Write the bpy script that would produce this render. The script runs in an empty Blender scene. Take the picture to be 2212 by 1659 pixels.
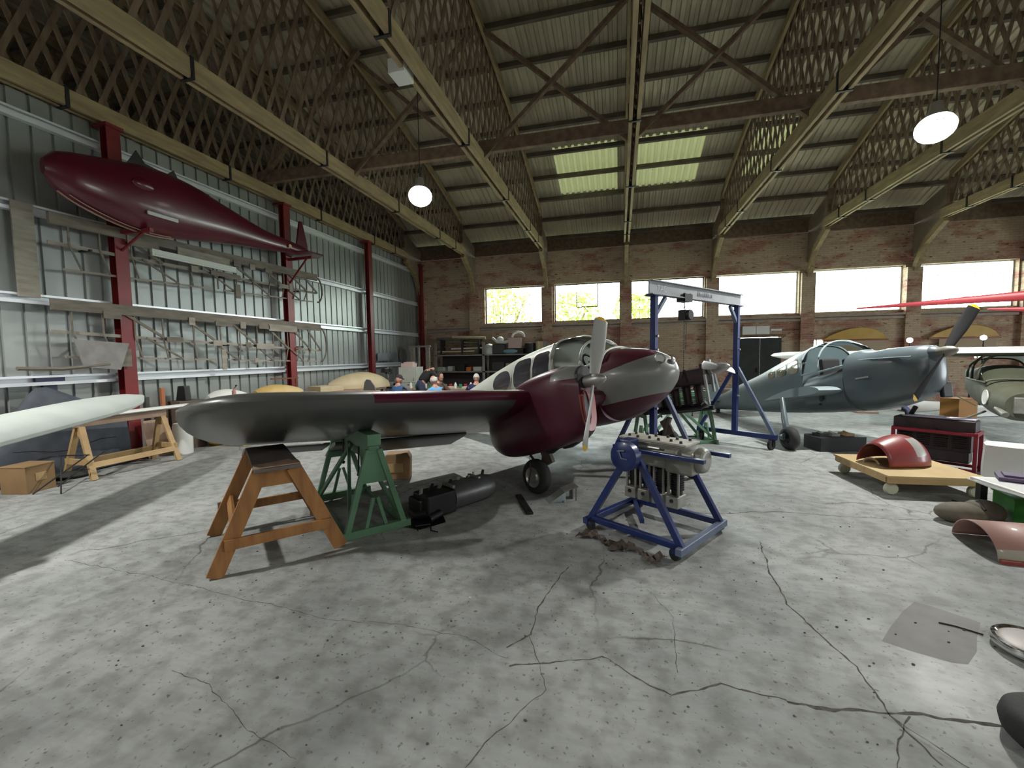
import bpy, math, random
from mathutils import Vector, Matrix
random.seed(7)
PI = math.pi
S = bpy.context.scene
COL = S.collection
# ---------------- camera ----------------
def rot_cam(yaw, pitch, roll):
    cy, sy, cp, sp = math.cos(yaw), math.sin(yaw), math.cos(pitch), math.sin(pitch)
    f = Vector((-sy*cp, cy*cp, -sp)); r = Vector((cy, sy, 0)); u = r.cross(f)
    cr, sr = math.cos(roll), math.sin(roll)
    r2 = cr*r + sr*u; u2 = -sr*r + cr*u
    return Matrix((r2, u2, -f)).transposed()
cam_d = bpy.data.cameras.new('camera'); cam = bpy.data.objects.new('camera', cam_d); COL.objects.link(cam)
cam_d.sensor_width = 36; cam_d.lens = 36*916.35/2212; cam_d.clip_start = .05; cam_d.clip_end = 300
cam.matrix_world = Matrix.Translation((0, 0, 1.7)) @ rot_cam(math.radians(14.2175), math.radians(3.8353), math.radians(-.84715)).to_4x4()
S.camera = cam
# ---------------- view, world, lights ----------------
S.view_settings.view_transform = 'Standard'; S.view_settings.look = 'None'
S.view_settings.exposure = 0.35; S.view_settings.gamma = 1
S.cycles.use_denoising = True
S.cycles.max_bounces = 8; S.cycles.diffuse_bounces = 5; S.cycles.transparent_max_bounces = 12
S.cycles.sample_clamp_indirect = 8
S.cycles.caustics_reflective = False; S.cycles.caustics_refractive = False
W = bpy.data.worlds.new('sky'); S.world = W; W.use_nodes = True
wn = W.node_tree.nodes; wl = W.node_tree.links; wn.clear()
wo = wn.new('ShaderNodeOutputWorld'); wb = wn.new('ShaderNodeBackground')
wb.inputs[0].default_value = (.90, .95, 1.0, 1); wb.inputs[1].default_value = 15.0
wl.new(wb.outputs[0], wo.inputs[0])
def area(name, loc, rot, sx, sy, power=None, col=(1, 1, 1), portal=False):
    d = bpy.data.lights.new(name, 'AREA'); d.shape = 'RECTANGLE'; d.size = sx; d.size_y = sy
    if portal: d.cycles.is_portal = True
    else: d.energy = power; d.color = col
    o = bpy.data.objects.new(name, d); COL.objects.link(o); o.location = loc; o.rotation_euler = rot; return o
WIN = [(-5.43, -2.92), (-2.52, .04), (.43, 3.02), (3.42, 6.08), (6.5, 9.17), (9.52, 12.15), (12.6, 15.2)]
WZ = (3.03, 4.5)
for a, b in WIN:   # daylight through the window openings (portals only steer the sky's own light)
    area('window_portal', ((a+b)/2, 17.3, sum(WZ)/2), (-PI/2, 0, 0), b-a, WZ[1]-WZ[0], portal=True)
area('side_door_portal', (19.2, 6.5, 1.6), (PI/2, 0, PI/2), 6, 3.2, portal=True)      # open hangar door beyond the right edge
# ---------------- helpers ----------------
def tag(o, label=None, cat=None, group=None, kind=None):
    if label: o['label'] = label
    if cat: o['category'] = cat
    if group: o['group'] = group
    if kind: o['kind'] = kind
    return o
def thing(name, label, cat, loc=(0, 0, 0), rz=0, group=None, rot=None):
    o = bpy.data.objects.new(name, None); COL.objects.link(o); o.empty_display_size = .1
    o.location = loc; o.rotation_euler = rot if rot else (0, 0, rz)
    return tag(o, label, cat, group)
_M = {}
def mat(name, col, rough=.6, metal=0., col2=None, scale=4., bump=0., spec=.5, detail=4, coat=0, emis=None, estr=0, lo=.35, hi=.65):
    if name in _M: return _M[name]
    m = bpy.data.materials.new(name); m.use_nodes = True; _M[name] = m
    n = m.node_tree.nodes; l = m.node_tree.links; b = n['Principled BSDF']
    b.inputs['Base Color'].default_value = (*col, 1); b.inputs['Roughness'].default_value = rough
    b.inputs['Metallic'].default_value = metal; b.inputs['Specular IOR Level'].default_value = spec
    if coat: b.inputs['Coat Weight'].default_value = coat; b.inputs['Coat Roughness'].default_value = .12
    if emis: b.inputs['Emission Color'].default_value = (*emis, 1); b.inputs['Emission Strength'].default_value = estr
    if col2 or bump:
        tc = n.new('ShaderNodeTexCoord'); nz = n.new('ShaderNodeTexNoise')
        nz.inputs['Scale'].default_value = scale; nz.inputs['Detail'].default_value = detail
        l.new(tc.outputs['Object'], nz.inputs['Vector'])
        if col2:
            r = n.new('ShaderNodeValToRGB'); r.color_ramp.elements[0].position = lo; r.color_ramp.elements[1].position = hi
            r.color_ramp.elements[0].color = (*col, 1); r.color_ramp.elements[1].color = (*col2, 1)
            l.new(nz.outputs['Fac'], r.inputs['Fac']); l.new(r.outputs['Color'], b.inputs['Base Color'])
        if bump:
            bp = n.new('ShaderNodeBump'); bp.inputs['Strength'].default_value = bump; bp.inputs['Distance'].default_value = .02
            n2 = n.new('ShaderNodeTexNoise'); n2.inputs['Scale'].default_value = scale*6
            l.new(tc.outputs['Object'], n2.inputs['Vector']); l.new(n2.outputs['Fac'], bp.inputs['Height']); l.new(bp.outputs['Normal'], b.inputs['Normal'])
    return m
def wood(name, c1, c2, rough=.65, stretch=(1, 1, 1), scale=3):
    if name in _M: return _M[name]
    m = mat(name, c1, rough, col2=c2, scale=scale, bump=.15)
    n = m.node_tree.nodes; l = m.node_tree.links
    nz = [x for x in n if x.type == 'TEX_NOISE'][0]; tc = [x for x in n if x.type == 'TEX_COORD'][0]
    mp = n.new('ShaderNodeMapping'); mp.inputs['Scale'].default_value = stretch
    l.new(tc.outputs['Object'], mp.inputs['Vector']); l.new(mp.outputs['Vector'], nz.inputs['Vector']); nz.inputs['Detail'].default_value = 8
    return m
def glass(name, tint=(1, 1, 1), gl=.12, rough=.03):
    if name in _M: return _M[name]
    m = bpy.data.materials.new(name); m.use_nodes = True; _M[name] = m
    n = m.node_tree.nodes; l = m.node_tree.links; n.remove(n['Principled BSDF'])
    t = n.new('ShaderNodeBsdfTransparent'); t.inputs[0].default_value = (*tint, 1)
    g = n.new('ShaderNodeBsdfGlossy'); g.inputs['Roughness'].default_value = rough
    lw = n.new('ShaderNodeLayerWeight'); lw.inputs[0].default_value = gl
    x = n.new('ShaderNodeMixShader'); l.new(lw.outputs['Fresnel'], x.inputs[0]); l.new(t.outputs[0], x.inputs[1]); l.new(g.outputs[0], x.inputs[2])
    l.new(x.outputs[0], n['Material Output'].inputs[0]); return m
V = Vector
def dirmat(d, up=(0, 0, 1)):
    z = V(d).normalized(); u = V(up)
    if abs(z.dot(u)) > .99: u = V((0, 1, 0)) if abs(z.z) > .9 else V((0, 0, 1))
    x = u.cross(z).normalized(); y = z.cross(x); return Matrix((x, y, z)).transposed()
class MB:
    def __init__(s): s.v = []; s.f = []; s.m = []; s.T = None
    def add(s, vs, fs, mi=0):
        b = len(s.v)
        s.v += [tuple(s.T @ V(p)) if s.T else tuple(p) for p in vs]
        for f in fs: s.f.append([b+i for i in f]); s.m.append(mi)
        return s
    def box(s, c, sz, mi=0, rz=0, R=None):
        x, y, z = [a/2 for a in sz]; vs = [V((i*x, j*y, k*z)) for k in (-1, 1) for j in (-1, 1) for i in (-1, 1)]
        if R is None and rz: R = Matrix.Rotation(rz, 3, 'Z')
        if R: vs = [R @ v for v in vs]
        return s.add([v+V(c) for v in vs], [(0, 2, 3, 1), (4, 5, 7, 6), (0, 1, 5, 4), (2, 6, 7, 3), (0, 4, 6, 2), (1, 3, 7, 5)], mi)
    def bar(s, a, b, w, h, up=(0, 0, 1), mi=0):
        a, b = V(a), V(b); return s.box((a+b)/2, (w, h, (b-a).length), mi, R=dirmat(b-a, up))
    def tube(s, pts, r, n=10, mi=0, cap=True):
        pts = [V(p) for p in pts]; L = len(pts); rr = r if isinstance(r, (list, tuple)) else [r]*L; vs = []
        for i, p in enumerate(pts):
            d = pts[min(i+1, L-1)]-pts[max(i-1, 0)]; M_ = dirmat(d, (.13, .21, .97) if L > 2 else (0, 0, 1))
            vs += [p+M_ @ V((math.cos(t*2*PI/n)*rr[i], math.sin(t*2*PI/n)*rr[i], 0)) for t in range(n)]
        fs = [(i*n+j, i*n+(j+1) % n, (i+1)*n+(j+1) % n, (i+1)*n+j) for i in range(L-1) for j in range(n)]
        if cap: fs += [tuple(reversed(range(n))), tuple(range((L-1)*n, L*n))]
        return s.add(vs, fs, mi)
    def lathe(s, prof, o=(0, 0, 0), ax=(0, 0, 1), n=24, mi=0):
        M_ = dirmat(ax); L = len(prof)
        vs = [V(o)+M_ @ V((r*math.cos(t*2*PI/n), r*math.sin(t*2*PI/n), z)) for r, z in prof for t in range(n)]
        return s.add(vs, [(i*n+j, i*n+(j+1) % n, (i+1)*n+(j+1) % n, (i+1)*n+j) for i in range(L-1) for j in range(n)], mi)
    def loft(s, secs, closed=True, cap=True, mi=0):
        n = len(secs[0]); k = n if closed else n-1; vs = [p for q in secs for p in q]; fs = []; ms = []
        for i in range(len(secs)-1):
            for j in range(k):
                f = (i*n+j, i*n+(j+1) % n, (i+1)*n+(j+1) % n, (i+1)*n+j)
                c = sum((V(vs[a]) for a in f), V())/4; fs.append(f); ms.append(mi(c) if callable(mi) else mi)
        if cap and closed:
            for f in (tuple(reversed(range(n))), tuple(range((len(secs)-1)*n, len(secs)*n))):
                c = sum((V(vs[a]) for a in f), V())/n; fs.append(f); ms.append(mi(c) if callable(mi) else mi)
        b = len(s.v); s.v += [tuple(s.T @ V(p)) if s.T else tuple(p) for p in vs]
        s.f += [[b+i for i in f] for f in fs]; s.m += ms; return s
    def prism(s, poly, d, R=None, o=(0, 0, 0), mi=0):
        # poly in local XY, extruded by d along local Z
        n = len(poly); R = R or Matrix.Identity(3)
        vs = [V(o)+R @ V((x, y, z)) for z in (0, d) for x, y in poly]
        return s.add(vs, [tuple(reversed(range(n))), tuple(range(n, 2*n))]+[(i, (i+1) % n, n+(i+1) % n, n+i) for i in range(n)], mi)
    def ball(s, c, r, n=14, mi=0):
        r = r if isinstance(r, (tuple, list)) else (r, r, r); k = n//2
        vs = [V(c)+V((r[0]*math.sin(PI*i/k)*math.cos(2*PI*j/n), r[1]*math.sin(PI*i/k)*math.sin(2*PI*j/n), r[2]*math.cos(PI*i/k))) for i in range(k+1) for j in range(n)]
        return s.add(vs, [(i*n+j, (i+1)*n+j, (i+1)*n+(j+1) % n, i*n+(j+1) % n) for i in range(k) for j in range(n)], mi)
    def build(s, name, m, parent=None, smooth=False, bevel=0, loc=None, sub=0, solid=0, weld=False):
        me = bpy.data.meshes.new(name); me.from_pydata(s.v, [], s.f)
        for x in (m if isinstance(m, (list, tuple)) else [m]): me.materials.append(x)
        me.polygons.foreach_set('material_index', s.m)
        if smooth: me.polygons.foreach_set('use_smooth', [True]*len(me.polygons))
        me.validate(); me.update()
        if smooth and smooth != 'all': me.set_sharp_from_angle(angle=math.radians(38))
        o = bpy.data.objects.new(name, me); COL.objects.link(o)
        if parent: o.parent = parent
        if loc: o.location = loc
        if solid: q = o.modifiers.new('s', 'SOLIDIFY'); q.thickness = solid; q.offset = 0
        if bevel: q = o.modifiers.new('b', 'BEVEL'); q.width = bevel; q.segments = 2; q.limit_method = 'ANGLE'
        if sub: q = o.modifiers.new('u', 'SUBSURF'); q.levels = sub; q.render_levels = sub
        return o
def copy_tree(o, parent=None):
    c = o.copy(); COL.objects.link(c)
    if parent: c.parent = parent
    for ch in o.children: copy_tree(ch, c)
    return c
def struct(o): o['kind'] = 'structure'; return o
XZ = Matrix(((1, 0, 0), (0, 0, -1), (0, 1, 0)))     # poly x->X, y->Z, extrude -> -Y
YZ = Matrix(((0, 0, 1), (1, 0, 0), (0, 1, 0)))      # poly x->Y, y->Z, extrude -> +X
def cr(xs, ys, x):      # smooth interpolation through stations
    if x <= xs[0]: return ys[0]
    if x >= xs[-1]: return ys[-1]
    i = max(k for k in range(len(xs)-1) if xs[k] <= x); h = xs[i+1]-xs[i]; t = (x-xs[i])/h
    def sl(k):
        if k == 0 or k == len(xs)-1:
            a, b = (0, 1) if k == 0 else (-2, -1); return (ys[b]-ys[a])/(xs[b]-xs[a])
        return (ys[k+1]-ys[k-1])/(xs[k+1]-xs[k-1])
    m0, m1 = sl(i)*h, sl(i+1)*h
    return (2*t**3-3*t*t+1)*ys[i]+(t**3-2*t*t+t)*m0+(-2*t**3+3*t*t)*ys[i+1]+(t**3-t*t)*m1
# ---------------- materials of the building ----------------
def floor_mat():
    m = mat('concrete_floor', (.30, .31, .29), .55, bump=.12, scale=3); n = m.node_tree.nodes; l = m.node_tree.links; b = n['Principled BSDF']
    tc = [x for x in n if x.type == 'TEX_COORD'][0]
    def noise(sc, det, src=None):
        z = n.new('ShaderNodeTexNoise'); z.inputs['Scale'].default_value = sc; z.inputs['Detail'].default_value = det; l.new(src or tc.outputs['Object'], z.inputs['Vector']); return z
    def ramp(src, p0, c0, p1, c1):
        r = n.new('ShaderNodeValToRGB'); e = r.color_ramp.elements; e[0].position = p0; e[1].position = p1; e[0].color = (*c0, 1); e[1].color = (*c1, 1); l.new(src, r.inputs[0]); return r
    def mul(a, c, f=1, mode='MULTIPLY'):
        x = n.new('ShaderNodeMix'); x.data_type = 'RGBA'; x.blend_type = mode; x.inputs[0].default_value = f; l.new(a, x.inputs[6]); l.new(c, x.inputs[7]); return x.outputs[2]
    base = ramp(noise(.9, 8).outputs['Fac'], .32, (.225, .24, .24), .68, (.385, .405, .40)).outputs[0]
    mp = n.new('ShaderNodeMapping'); mp.inputs['Scale'].default_value = (2.2, 9, 1); mp.inputs['Rotation'].default_value = (0, 0, .5); l.new(tc.outputs['Object'], mp.inputs[0])
    base = mul(base, ramp(noise(2.5, 6, mp.outputs[0]).outputs['Fac'], .38, (.92, .915, .90), .6, (1.02, 1.02, 1.01)).outputs[0])
    base = mul(base, ramp(noise(34, 3).outputs['Fac'], .30, (.45, .43, .40), .37, (1, 1, 1)).outputs[0])      # pits
    base = mul(base, ramp(noise(7, 7).outputs['Fac'], .36, (.74, .735, .72), .56, (1.05, 1.05, 1.05)).outputs[0])
    base = mul(base, ramp(noise(19, 4).outputs['Fac'], .30, (.72, .70, .68), .36, (1, 1, 1)).outputs[0])
    dn = noise(2.2, 6); mx = n.new('ShaderNodeMix'); mx.data_type = 'RGBA'; mx.inputs[0].default_value = .22; l.new(tc.outputs['Object'], mx.inputs[6]); l.new(dn.outputs['Color'], mx.inputs[7])
    vo = n.new('ShaderNodeTexVoronoi'); vo.feature = 'DISTANCE_TO_EDGE'; vo.inputs['Scale'].default_value = .85; l.new(mx.outputs[2], vo.inputs['Vector'])
    ck = ramp(vo.outputs['Distance'], .002, (.35, .33, .30), .006, (1, 1, 1))
    msk = ramp(noise(.55, 2).outputs['Fac'], .50, (0, 0, 0), .58, (1, 1, 1))
    x = n.new('ShaderNodeMix'); x.data_type = 'RGBA'; x.blend_type = 'MULTIPLY'; l.new(msk.outputs[0], x.inputs[0]); l.new(base, x.inputs[6]); l.new(ck.outputs[0], x.inputs[7]); base = x.outputs[2]
    l.new(base, b.inputs['Base Color'])
    rr = ramp(noise(1.4, 5).outputs['Fac'], .35, (.48,)*3, .65, (.75,)*3); l.new(rr.outputs[0], b.inputs['Roughness'])
    return m
def brick_mat():
    m = mat('whitewashed_brick', (.3, .2, .15), .85); n = m.node_tree.nodes; l = m.node_tree.links; b = n['Principled BSDF']
    tc = n.new('ShaderNodeTexCoord'); sp = n.new('ShaderNodeSeparateXYZ'); cb = n.new('ShaderNodeCombineXYZ')
    l.new(tc.outputs['Object'], sp.inputs[0]); ad = n.new('ShaderNodeMath'); l.new(sp.outputs[0], ad.inputs[0]); l.new(sp.outputs[1], ad.inputs[1])
    l.new(ad.outputs[0], cb.inputs[0]); l.new(sp.outputs[2], cb.inputs[1])
    def brick(c1, c2, mo):
        t = n.new('ShaderNodeTexBrick'); t.inputs['Color1'].default_value = (*c1, 1); t.inputs['Color2'].default_value = (*c2, 1); t.inputs['Mortar'].default_value = (*mo, 1)
        t.inputs['Scale'].default_value = 1; t.inputs['Brick Width'].default_value = .23; t.inputs['Row Height'].default_value = .075; t.inputs['Mortar Size'].default_value = .008
        l.new(cb.outputs[0], t.inputs['Vector']); return t
    A = brick((.54, .43, .31), (.47, .365, .255), (.40, .31, .22)); B = brick((.30, .11, .08), (.38, .18, .13), (.36, .28, .22))
    mp = n.new('ShaderNodeMapping'); mp.inputs['Scale'].default_value = (.9, 2.2, 1); l.new(cb.outputs[0], mp.inputs[0])
    z = n.new('ShaderNodeTexNoise'); z.inputs['Scale'].default_value = .75; z.inputs['Detail'].default_value = 10; z.inputs['Roughness'].default_value = .72; l.new(mp.outputs[0], z.inputs[0])
    r = n.new('ShaderNodeValToRGB'); r.color_ramp.elements[0].position = .50; r.color_ramp.elements[1].position = .58; l.new(z.outputs['Fac'], r.inputs[0])
    x = n.new('ShaderNodeMix'); x.data_type = 'RGBA'; l.new(r.outputs[0], x.inputs[0]); l.new(A.outputs[0], x.inputs[6]); l.new(B.outputs[0], x.inputs[7])
    mp2 = n.new('ShaderNodeMapping'); mp2.inputs['Scale'].default_value = (4, 13, 1); l.new(cb.outputs[0], mp2.inputs[0])
    z2 = n.new('ShaderNodeTexNoise'); z2.inputs['Scale'].default_value = 1; z2.inputs['Detail'].default_value = 2; l.new(mp2.outputs[0], z2.inputs[0])
    r2 = n.new('ShaderNodeValToRGB'); r2.color_ramp.elements[0].position = .30; r2.color_ramp.elements[1].position = .35; r2.color_ramp.elements[0].color = (.28, .22, .2, 1); l.new(z2.outputs['Fac'], r2.inputs[0])
    y = n.new('ShaderNodeMix'); y.data_type = 'RGBA'; y.blend_type = 'MULTIPLY'; y.inputs[0].default_value = 1; l.new(x.outputs[2], y.inputs[6]); l.new(r2.outputs[0], y.inputs[7])
    l.new(y.outputs[2], b.inputs['Base Color'])
    bp = n.new('ShaderNodeBump'); bp.inputs['Strength'].default_value = .5; bp.inputs['Distance'].default_value = .01; l.new(A.outputs['Fac'], bp.inputs['Height']); bp.invert = True; l.new(bp.outputs[0], b.inputs['Normal'])
    return m
M_floor = floor_mat(); M_brick = brick_mat()
M_roof = mat('weathered_roof_sheet', (.42, .375, .27), .6, col2=(.54, .49, .36), scale=1.2, metal=.1)
M_clad = mat('grey_cladding', (.30, .325, .315), .38, col2=(.38, .40, .39), scale=.8, metal=.35)
M_rail = mat('bright_galvanised', (.88, .92, .97), .3, metal=.3)
M_timber = wood('pale_truss_timber', (.40, .31, .17), (.27, .20, .115), .75, (6, 1, 6), 2)
M_tdark = wood('dark_truss_timber', (.13, .085, .055), (.21, .145, .09), .8, (4, 1, 4), 2)
M_lat = wood('lattice_timber', (.27, .20, .13), (.17, .12, .08), .8, (5, 5, 1), 2)
M_purl = mat('purlin_timber', (.10, .085, .065), .8, col2=(.16, .13, .10), scale=2)
M_red = mat('oxide_red_steel', (.17, .016, .020), .42, col2=(.22, .022, .024), scale=3)
M_black = mat('black_paint', (.012, .012, .013), .45)
M_iron = mat('dark_iron', (.035, .035, .037), .5, metal=.6)
M_white = mat('white_paint', (.78, .79, .76), .45)
M_glass = glass('window_glass', (.93, .97, .93))
M_leaf = mat('hedge_leaves', (.16, .30, .04), .7, col2=(.50, .60, .14), scale=5)
M_grass = mat('grass_outside', (.10, .20, .04), .9, col2=(.18, .28, .07), scale=2)
# ---------------- building ----------------
b = MB(); b.box((1, 4.8, -.1), (42, 24.8, .2)); floor = struct(b.build('floor', M_floor))
# cracks worn into the slab
M_crack = mat('crack_dirt', (.05, .045, .04), .9, col2=(.12, .11, .10), scale=30)
CR = [([(-.384, 3.304), (-.473, 3.022), (-.537, 2.721), (-.525, 2.429), (-.65, 2.294)], .011), ([(1.222, 4.131), (1.136, 3.604), (1.1, 3.119), (1.163, 2.861), (1.243, 2.561), (1.223, 2.238), (1.279, 2.0)], .014),
      ([(.795, 2.22), (.986, 2.209), (1.189, 2.244), (1.379, 2.262), (1.565, 2.28), (1.764, 2.298), (2.4, 2.36)], .022), ([(-4.623, 2.486), (-3.723, 2.449), (-2.362, 2.335), (-1.875, 2.286), (-1.299, 2.334)], .005),
      ([(-2.379, 1.686), (-2.085, 1.653), (-1.721, 1.507), (-1.329, 1.412)], .005), ([(.498, 4.731), (1.057, 4.781), (1.64, 4.972), (2.558, 4.97), (4, 5.1)], .014), ([(-.642, 1.4), (-.588, 1.676), (-.492, 1.796), (-.357, 2.025), (-.511, 2.432)], .005),
      ([(1.305, 2.258), (1.192, 2.096), (1.087, 1.9)], .008), ([(-.581, 2.138), (-.092, 2.325), (.255, 2.138), (.514, 2.259), (.795, 2.22)], .012), ([(-1.3, 2.33), (-.9, 2.31), (-.6, 2.2)], .004),
      ([(1.22, 2.24), (1.45, 1.95), (1.5, 1.7)], .004), ([(-6.5, 5.3), (-5.2, 5.0), (-3.9, 4.9), (-3.2, 5.1)], .006), ([(.2, 3.1), (.35, 2.8), (.3, 2.3)], .004)]
b = MB(); rnd = random.Random(3)
for pts, w in CR:
    P = []
    for i in range(len(pts)-1):
        a, c = V((*pts[i], 0)), V((*pts[i+1], 0)); k = max(2, int((c-a).length/.035))
        for t in range(k): P.append(a.lerp(c, t/k))
    P.append(V((*pts[-1], 0))); off = 0; L = []; Rr = []
    for i, p in enumerate(P):
        d = (P[min(i+1, len(P)-1)]-P[max(0, i-1)]).normalized(); nn = V((-d.y, d.x, 0))
        off = off*.8+rnd.uniform(-.009, .009); ww = w*rnd.uniform(.25, 1.1)
        q = p+nn*off; L.append(q+nn*ww/2); Rr.append(q-nn*ww/2)
    n = len(L); b.add([(p.x, p.y, .0008) for p in L+Rr], [(i, i+n, i+n+1, i+1) for i in range(n-1)])
b.build('crack', M_crack, floor)
b = MB(); st = [(1.936, 3.336), (2.01, 3.30), (2.12, 3.21), (2.181, 3.163), (2.05, 2.99), (1.95, 2.84), (1.83, 2.715), (1.76, 2.71), (1.60, 2.77), (1.494, 2.829), (1.62, 2.99), (1.80, 3.2)]
b.add([(x, y, .0005) for x, y in st], [tuple(reversed(range(len(st))))]); b.build('stain', mat('oil_stain', (.13, .128, .122), .6, col2=(.17, .165, .155), scale=7), floor)
# small grit lying on the slab
b = MB(); rnd = random.Random(11)
for i in range(260):
    x, y = rnd.uniform(-3.2, 2.8), rnd.uniform(1.3, 5.5); r = rnd.uniform(.003, .010)
    b.ball((x, y, r*.3), (r, r*rnd.uniform(.6, 1), r*.5), 6, 1 if rnd.random() < .12 else 0)
tag(b.build('grit', [mat('dark_grit', (.09, .085, .08), .9), mat('pale_grit', (.6, .6, .56), .9)]), 'fine dark and pale grit scattered over the concrete floor', 'grit', kind='stuff')

def wall_with_holes(name, y0, y1, x0, x1, z1, holes, m, axis='X'):
    b = MB(); xs = sorted({x0, x1, *[h[0] for h in holes], *[h[1] for h in holes]}); zs = sorted({0, z1, *[h[2] for h in holes], *[h[3] for h in holes]})
    for i in range(len(xs)-1):
        for k in range(len(zs)-1):
            cx, cz = (xs[i]+xs[i+1])/2, (zs[k]+zs[k+1])/2
            if any(h[0] < cx < h[1] and h[2] < cz < h[3] for h in holes): continue
            if axis == 'X': b.box((cx, (y0+y1)/2, cz), (xs[i+1]-xs[i], y1-y0, zs[k+1]-zs[k]))
            else: b.box(((y0+y1)/2, cx, cz), (y1-y0, xs[i+1]-xs[i], zs[k+1]-zs[k]))
    return b
LOWW = [(6.50, 6.97, 1.5, 2.1), (11.14, 11.55, 1.4, 2.1)]
holes = [(a, c, *WZ) for a, c in WIN]+LOWW+[(4.2, 5.58, 0, 2.23)]
b = wall_with_holes('wall_back', 17.0, 17.35, -18, 19, 5.78, holes, M_brick)
TX = [.24+3.04*k if k != -3 else -8.27 for k in range(-6, 7)]
for x in TX: b.box((x, 16.93, 2.2), (.42, .16, 4.4)) if x > -9.5 else None     # brick piers
b.box((1, 16.96, 4.66), (36, .1, .14)) if False else None
wall_back = struct(b.build('wall_back', M_brick))
b = wall_with_holes('wall_front', -7.75, -7.4, -18, 19, 5.78, [], M_brick); struct(b.build('wall_front', M_brick))
b = wall_with_holes('wall_right', 19.0, 19.35, -7.4, 17, 5.78, [(3.5, 9.5, 0, 3.2)], M_brick, 'Y'); struct(b.build('wall_right', M_brick))
b = MB(); b.box((-18.1, 4.8, 4.4), (.2, 24.4, 8.8)); struct(b.build('wall_far_left', M_brick))
# roof gables over the end walls are closed with the roof's own arch shape
ARC = lambda y: 8.8-.017*(y-4.8)**2
b = MB()
for x in (19.0, ):
    poly = [(-7.4, 5.78)]+[(y, ARC(y)+.1) for y in [-7.4+i*24.4/20 for i in range(21)]]+[(17, 5.78)]
    b.prism(poly, .35, YZ, (x, 0, 0))
struct(b.build('wall_gable', M_brick))
# corrugated arched roof
b = MB(); per = .19; prof = [(0, 0), (.45, 0), (.55, .045), (.92, .045)]; xs = []
k = int(37.4/per)
for i in range(k): xs += [(-18.2+(i+t)*per, h) for t, h in prof]
ys = [-7.9+i*25.8/26 for i in range(27)]
vs = [(x, y, ARC(y)+.11+h) for y in ys for x, h in xs]; n = len(xs)
b.add(vs, [(r*n+j, r*n+j+1, (r+1)*n+j+1, (r+1)*n+j) for r in range(26) for j in range(n-1)])
M_grp = bpy.data.materials.new('translucent_sheet'); M_grp.use_nodes = True; gn = M_grp.node_tree.nodes; gl_ = M_grp.node_tree.links
gt = gn.new('ShaderNodeBsdfTranslucent'); gt.inputs[0].default_value = (.014, .015, .007, 1); ga = gn.new('ShaderNodeAddShader'); gn['Principled BSDF'].inputs['Base Color'].default_value = (.40, .40, .22, 1)
gl_.new(gn['Principled BSDF'].outputs[0], ga.inputs[0]); gl_.new(gt.outputs[0], ga.inputs[1]); gl_.new(ga.outputs[0], gn['Material Output'].inputs[0])
ceiling = b.build('ceiling', [M_roof, M_grp]); struct(ceiling)
for p in ceiling.data.polygons:     # aged translucent sheets in three bays
    c = p.center
    if 13.1 < c.y < 15.3 and (-1.95 < c.x < -.1 or .55 < c.x < 2.35 or (3.6 < c.x < 4.8)): p.material_index = 1
for i, y in enumerate(list(range(-7, 18))):
    b = MB(); b.box((0, 0, 0), (37, .075, .13)); o = b.build('roof_purlin', M_purl, loc=(.6, y-.05, ARC(y)+.035)); o.rotation_euler = (-math.atan(2*.017*(y-4.8)), 0, 0)
    tag(o, 'dark timber purlin running lengthwise under the corrugated roof', 'purlin', 'roof purlins', 'structure')
# eave board, dark timber standing in for the shaded recess under the roof
b = MB(); b.box((.5, 17.05, 6.05), (37, .12, .5)); struct(b.build('trim_1', M_tdark))
b = MB(); b.box((1.9, 16.93, 2.90), (20.5, .14, .07)); b.box((1.9, 16.95, 2.79), (20.5, .10, .08)); struct(b.build('trim_2', mat('painted_sill', (.42, .36, .30), .6, col2=(.33, .27, .22), scale=5)))
b = MB(); b.tube([(-8.2, 16.9, 2.72), (-4.4, 16.9, 2.80), (2.0, 16.9, 2.80)], .03, 8); struct(b.build('trim_3', mat('old_pipe', (.34, .31, .28), .5)))
# windows
for i, (a, c) in enumerate(WIN):
    w = struct(bpy.data.objects.new('window_%d' % (i+1), None)); COL.objects.link(w); w.location = ((a+c)/2, 17.2, WZ[0]); W2, H2 = c-a, WZ[1]-WZ[0]
    b = MB(); t = .035
    for z in (t/2, H2-t/2): b.box((0, 0, z), (W2, .05, t))
    for x in (-W2/2+t/2, W2/2-t/2): b.box((x, 0, H2/2), (t, .05, H2))
    nb = 8
    for q in range(1, nb): b.box((-W2/2+W2*q/nb, 0, H2/2), (.012, .02, H2))
    for q in (1, 2, 3): b.box((0, 0, H2*q/4), (W2, .02, .012))
    b.build('window_frame', M_iron if i < 3 else M_white, w)
    if i == 1:
        b = MB(); x0, x1, z0, z1 = -.40, .42, .55, H2-.02
        for x in (x0, x1): b.box((x, -.03, (z0+z1)/2), (.035, .03, z1-z0))
        for z in (z0, z1): b.box(((x0+x1)/2, -.03, z), (x1-x0, .03, .035))
        b.build('opening_sash', M_iron, w)
    b = MB(); b.box((0, .02, H2/2), (W2-.04, .006, H2-.04)); b.build('window_pane', M_glass, w)
for i, (a, c, z0, z1) in enumerate(LOWW):
    w = struct(bpy.data.objects.new('window_%d' % (i+8), None)); COL.objects.link(w); w.location = ((a+c)/2, 17.2, z0)
    b = MB(); H2 = z1-z0; W2 = c-a
    for x in (-W2/2+.02, 0, W2/2-.02): b.box((x, 0, H2/2), (.03, .04, H2))
    for z in (.02, H2/2, H2-.02): b.box((0, 0, z), (W2, .04, .03))
    b.build('window_frame', M_white, w); b = MB(); b.box((0, .02, H2/2), (W2, .006, H2)); b.build('window_pane', M_glass, w)
d = struct(bpy.data.objects.new('door_1', None)); COL.objects.link(d); d.location = (4.89, 17.0, 0)
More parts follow.
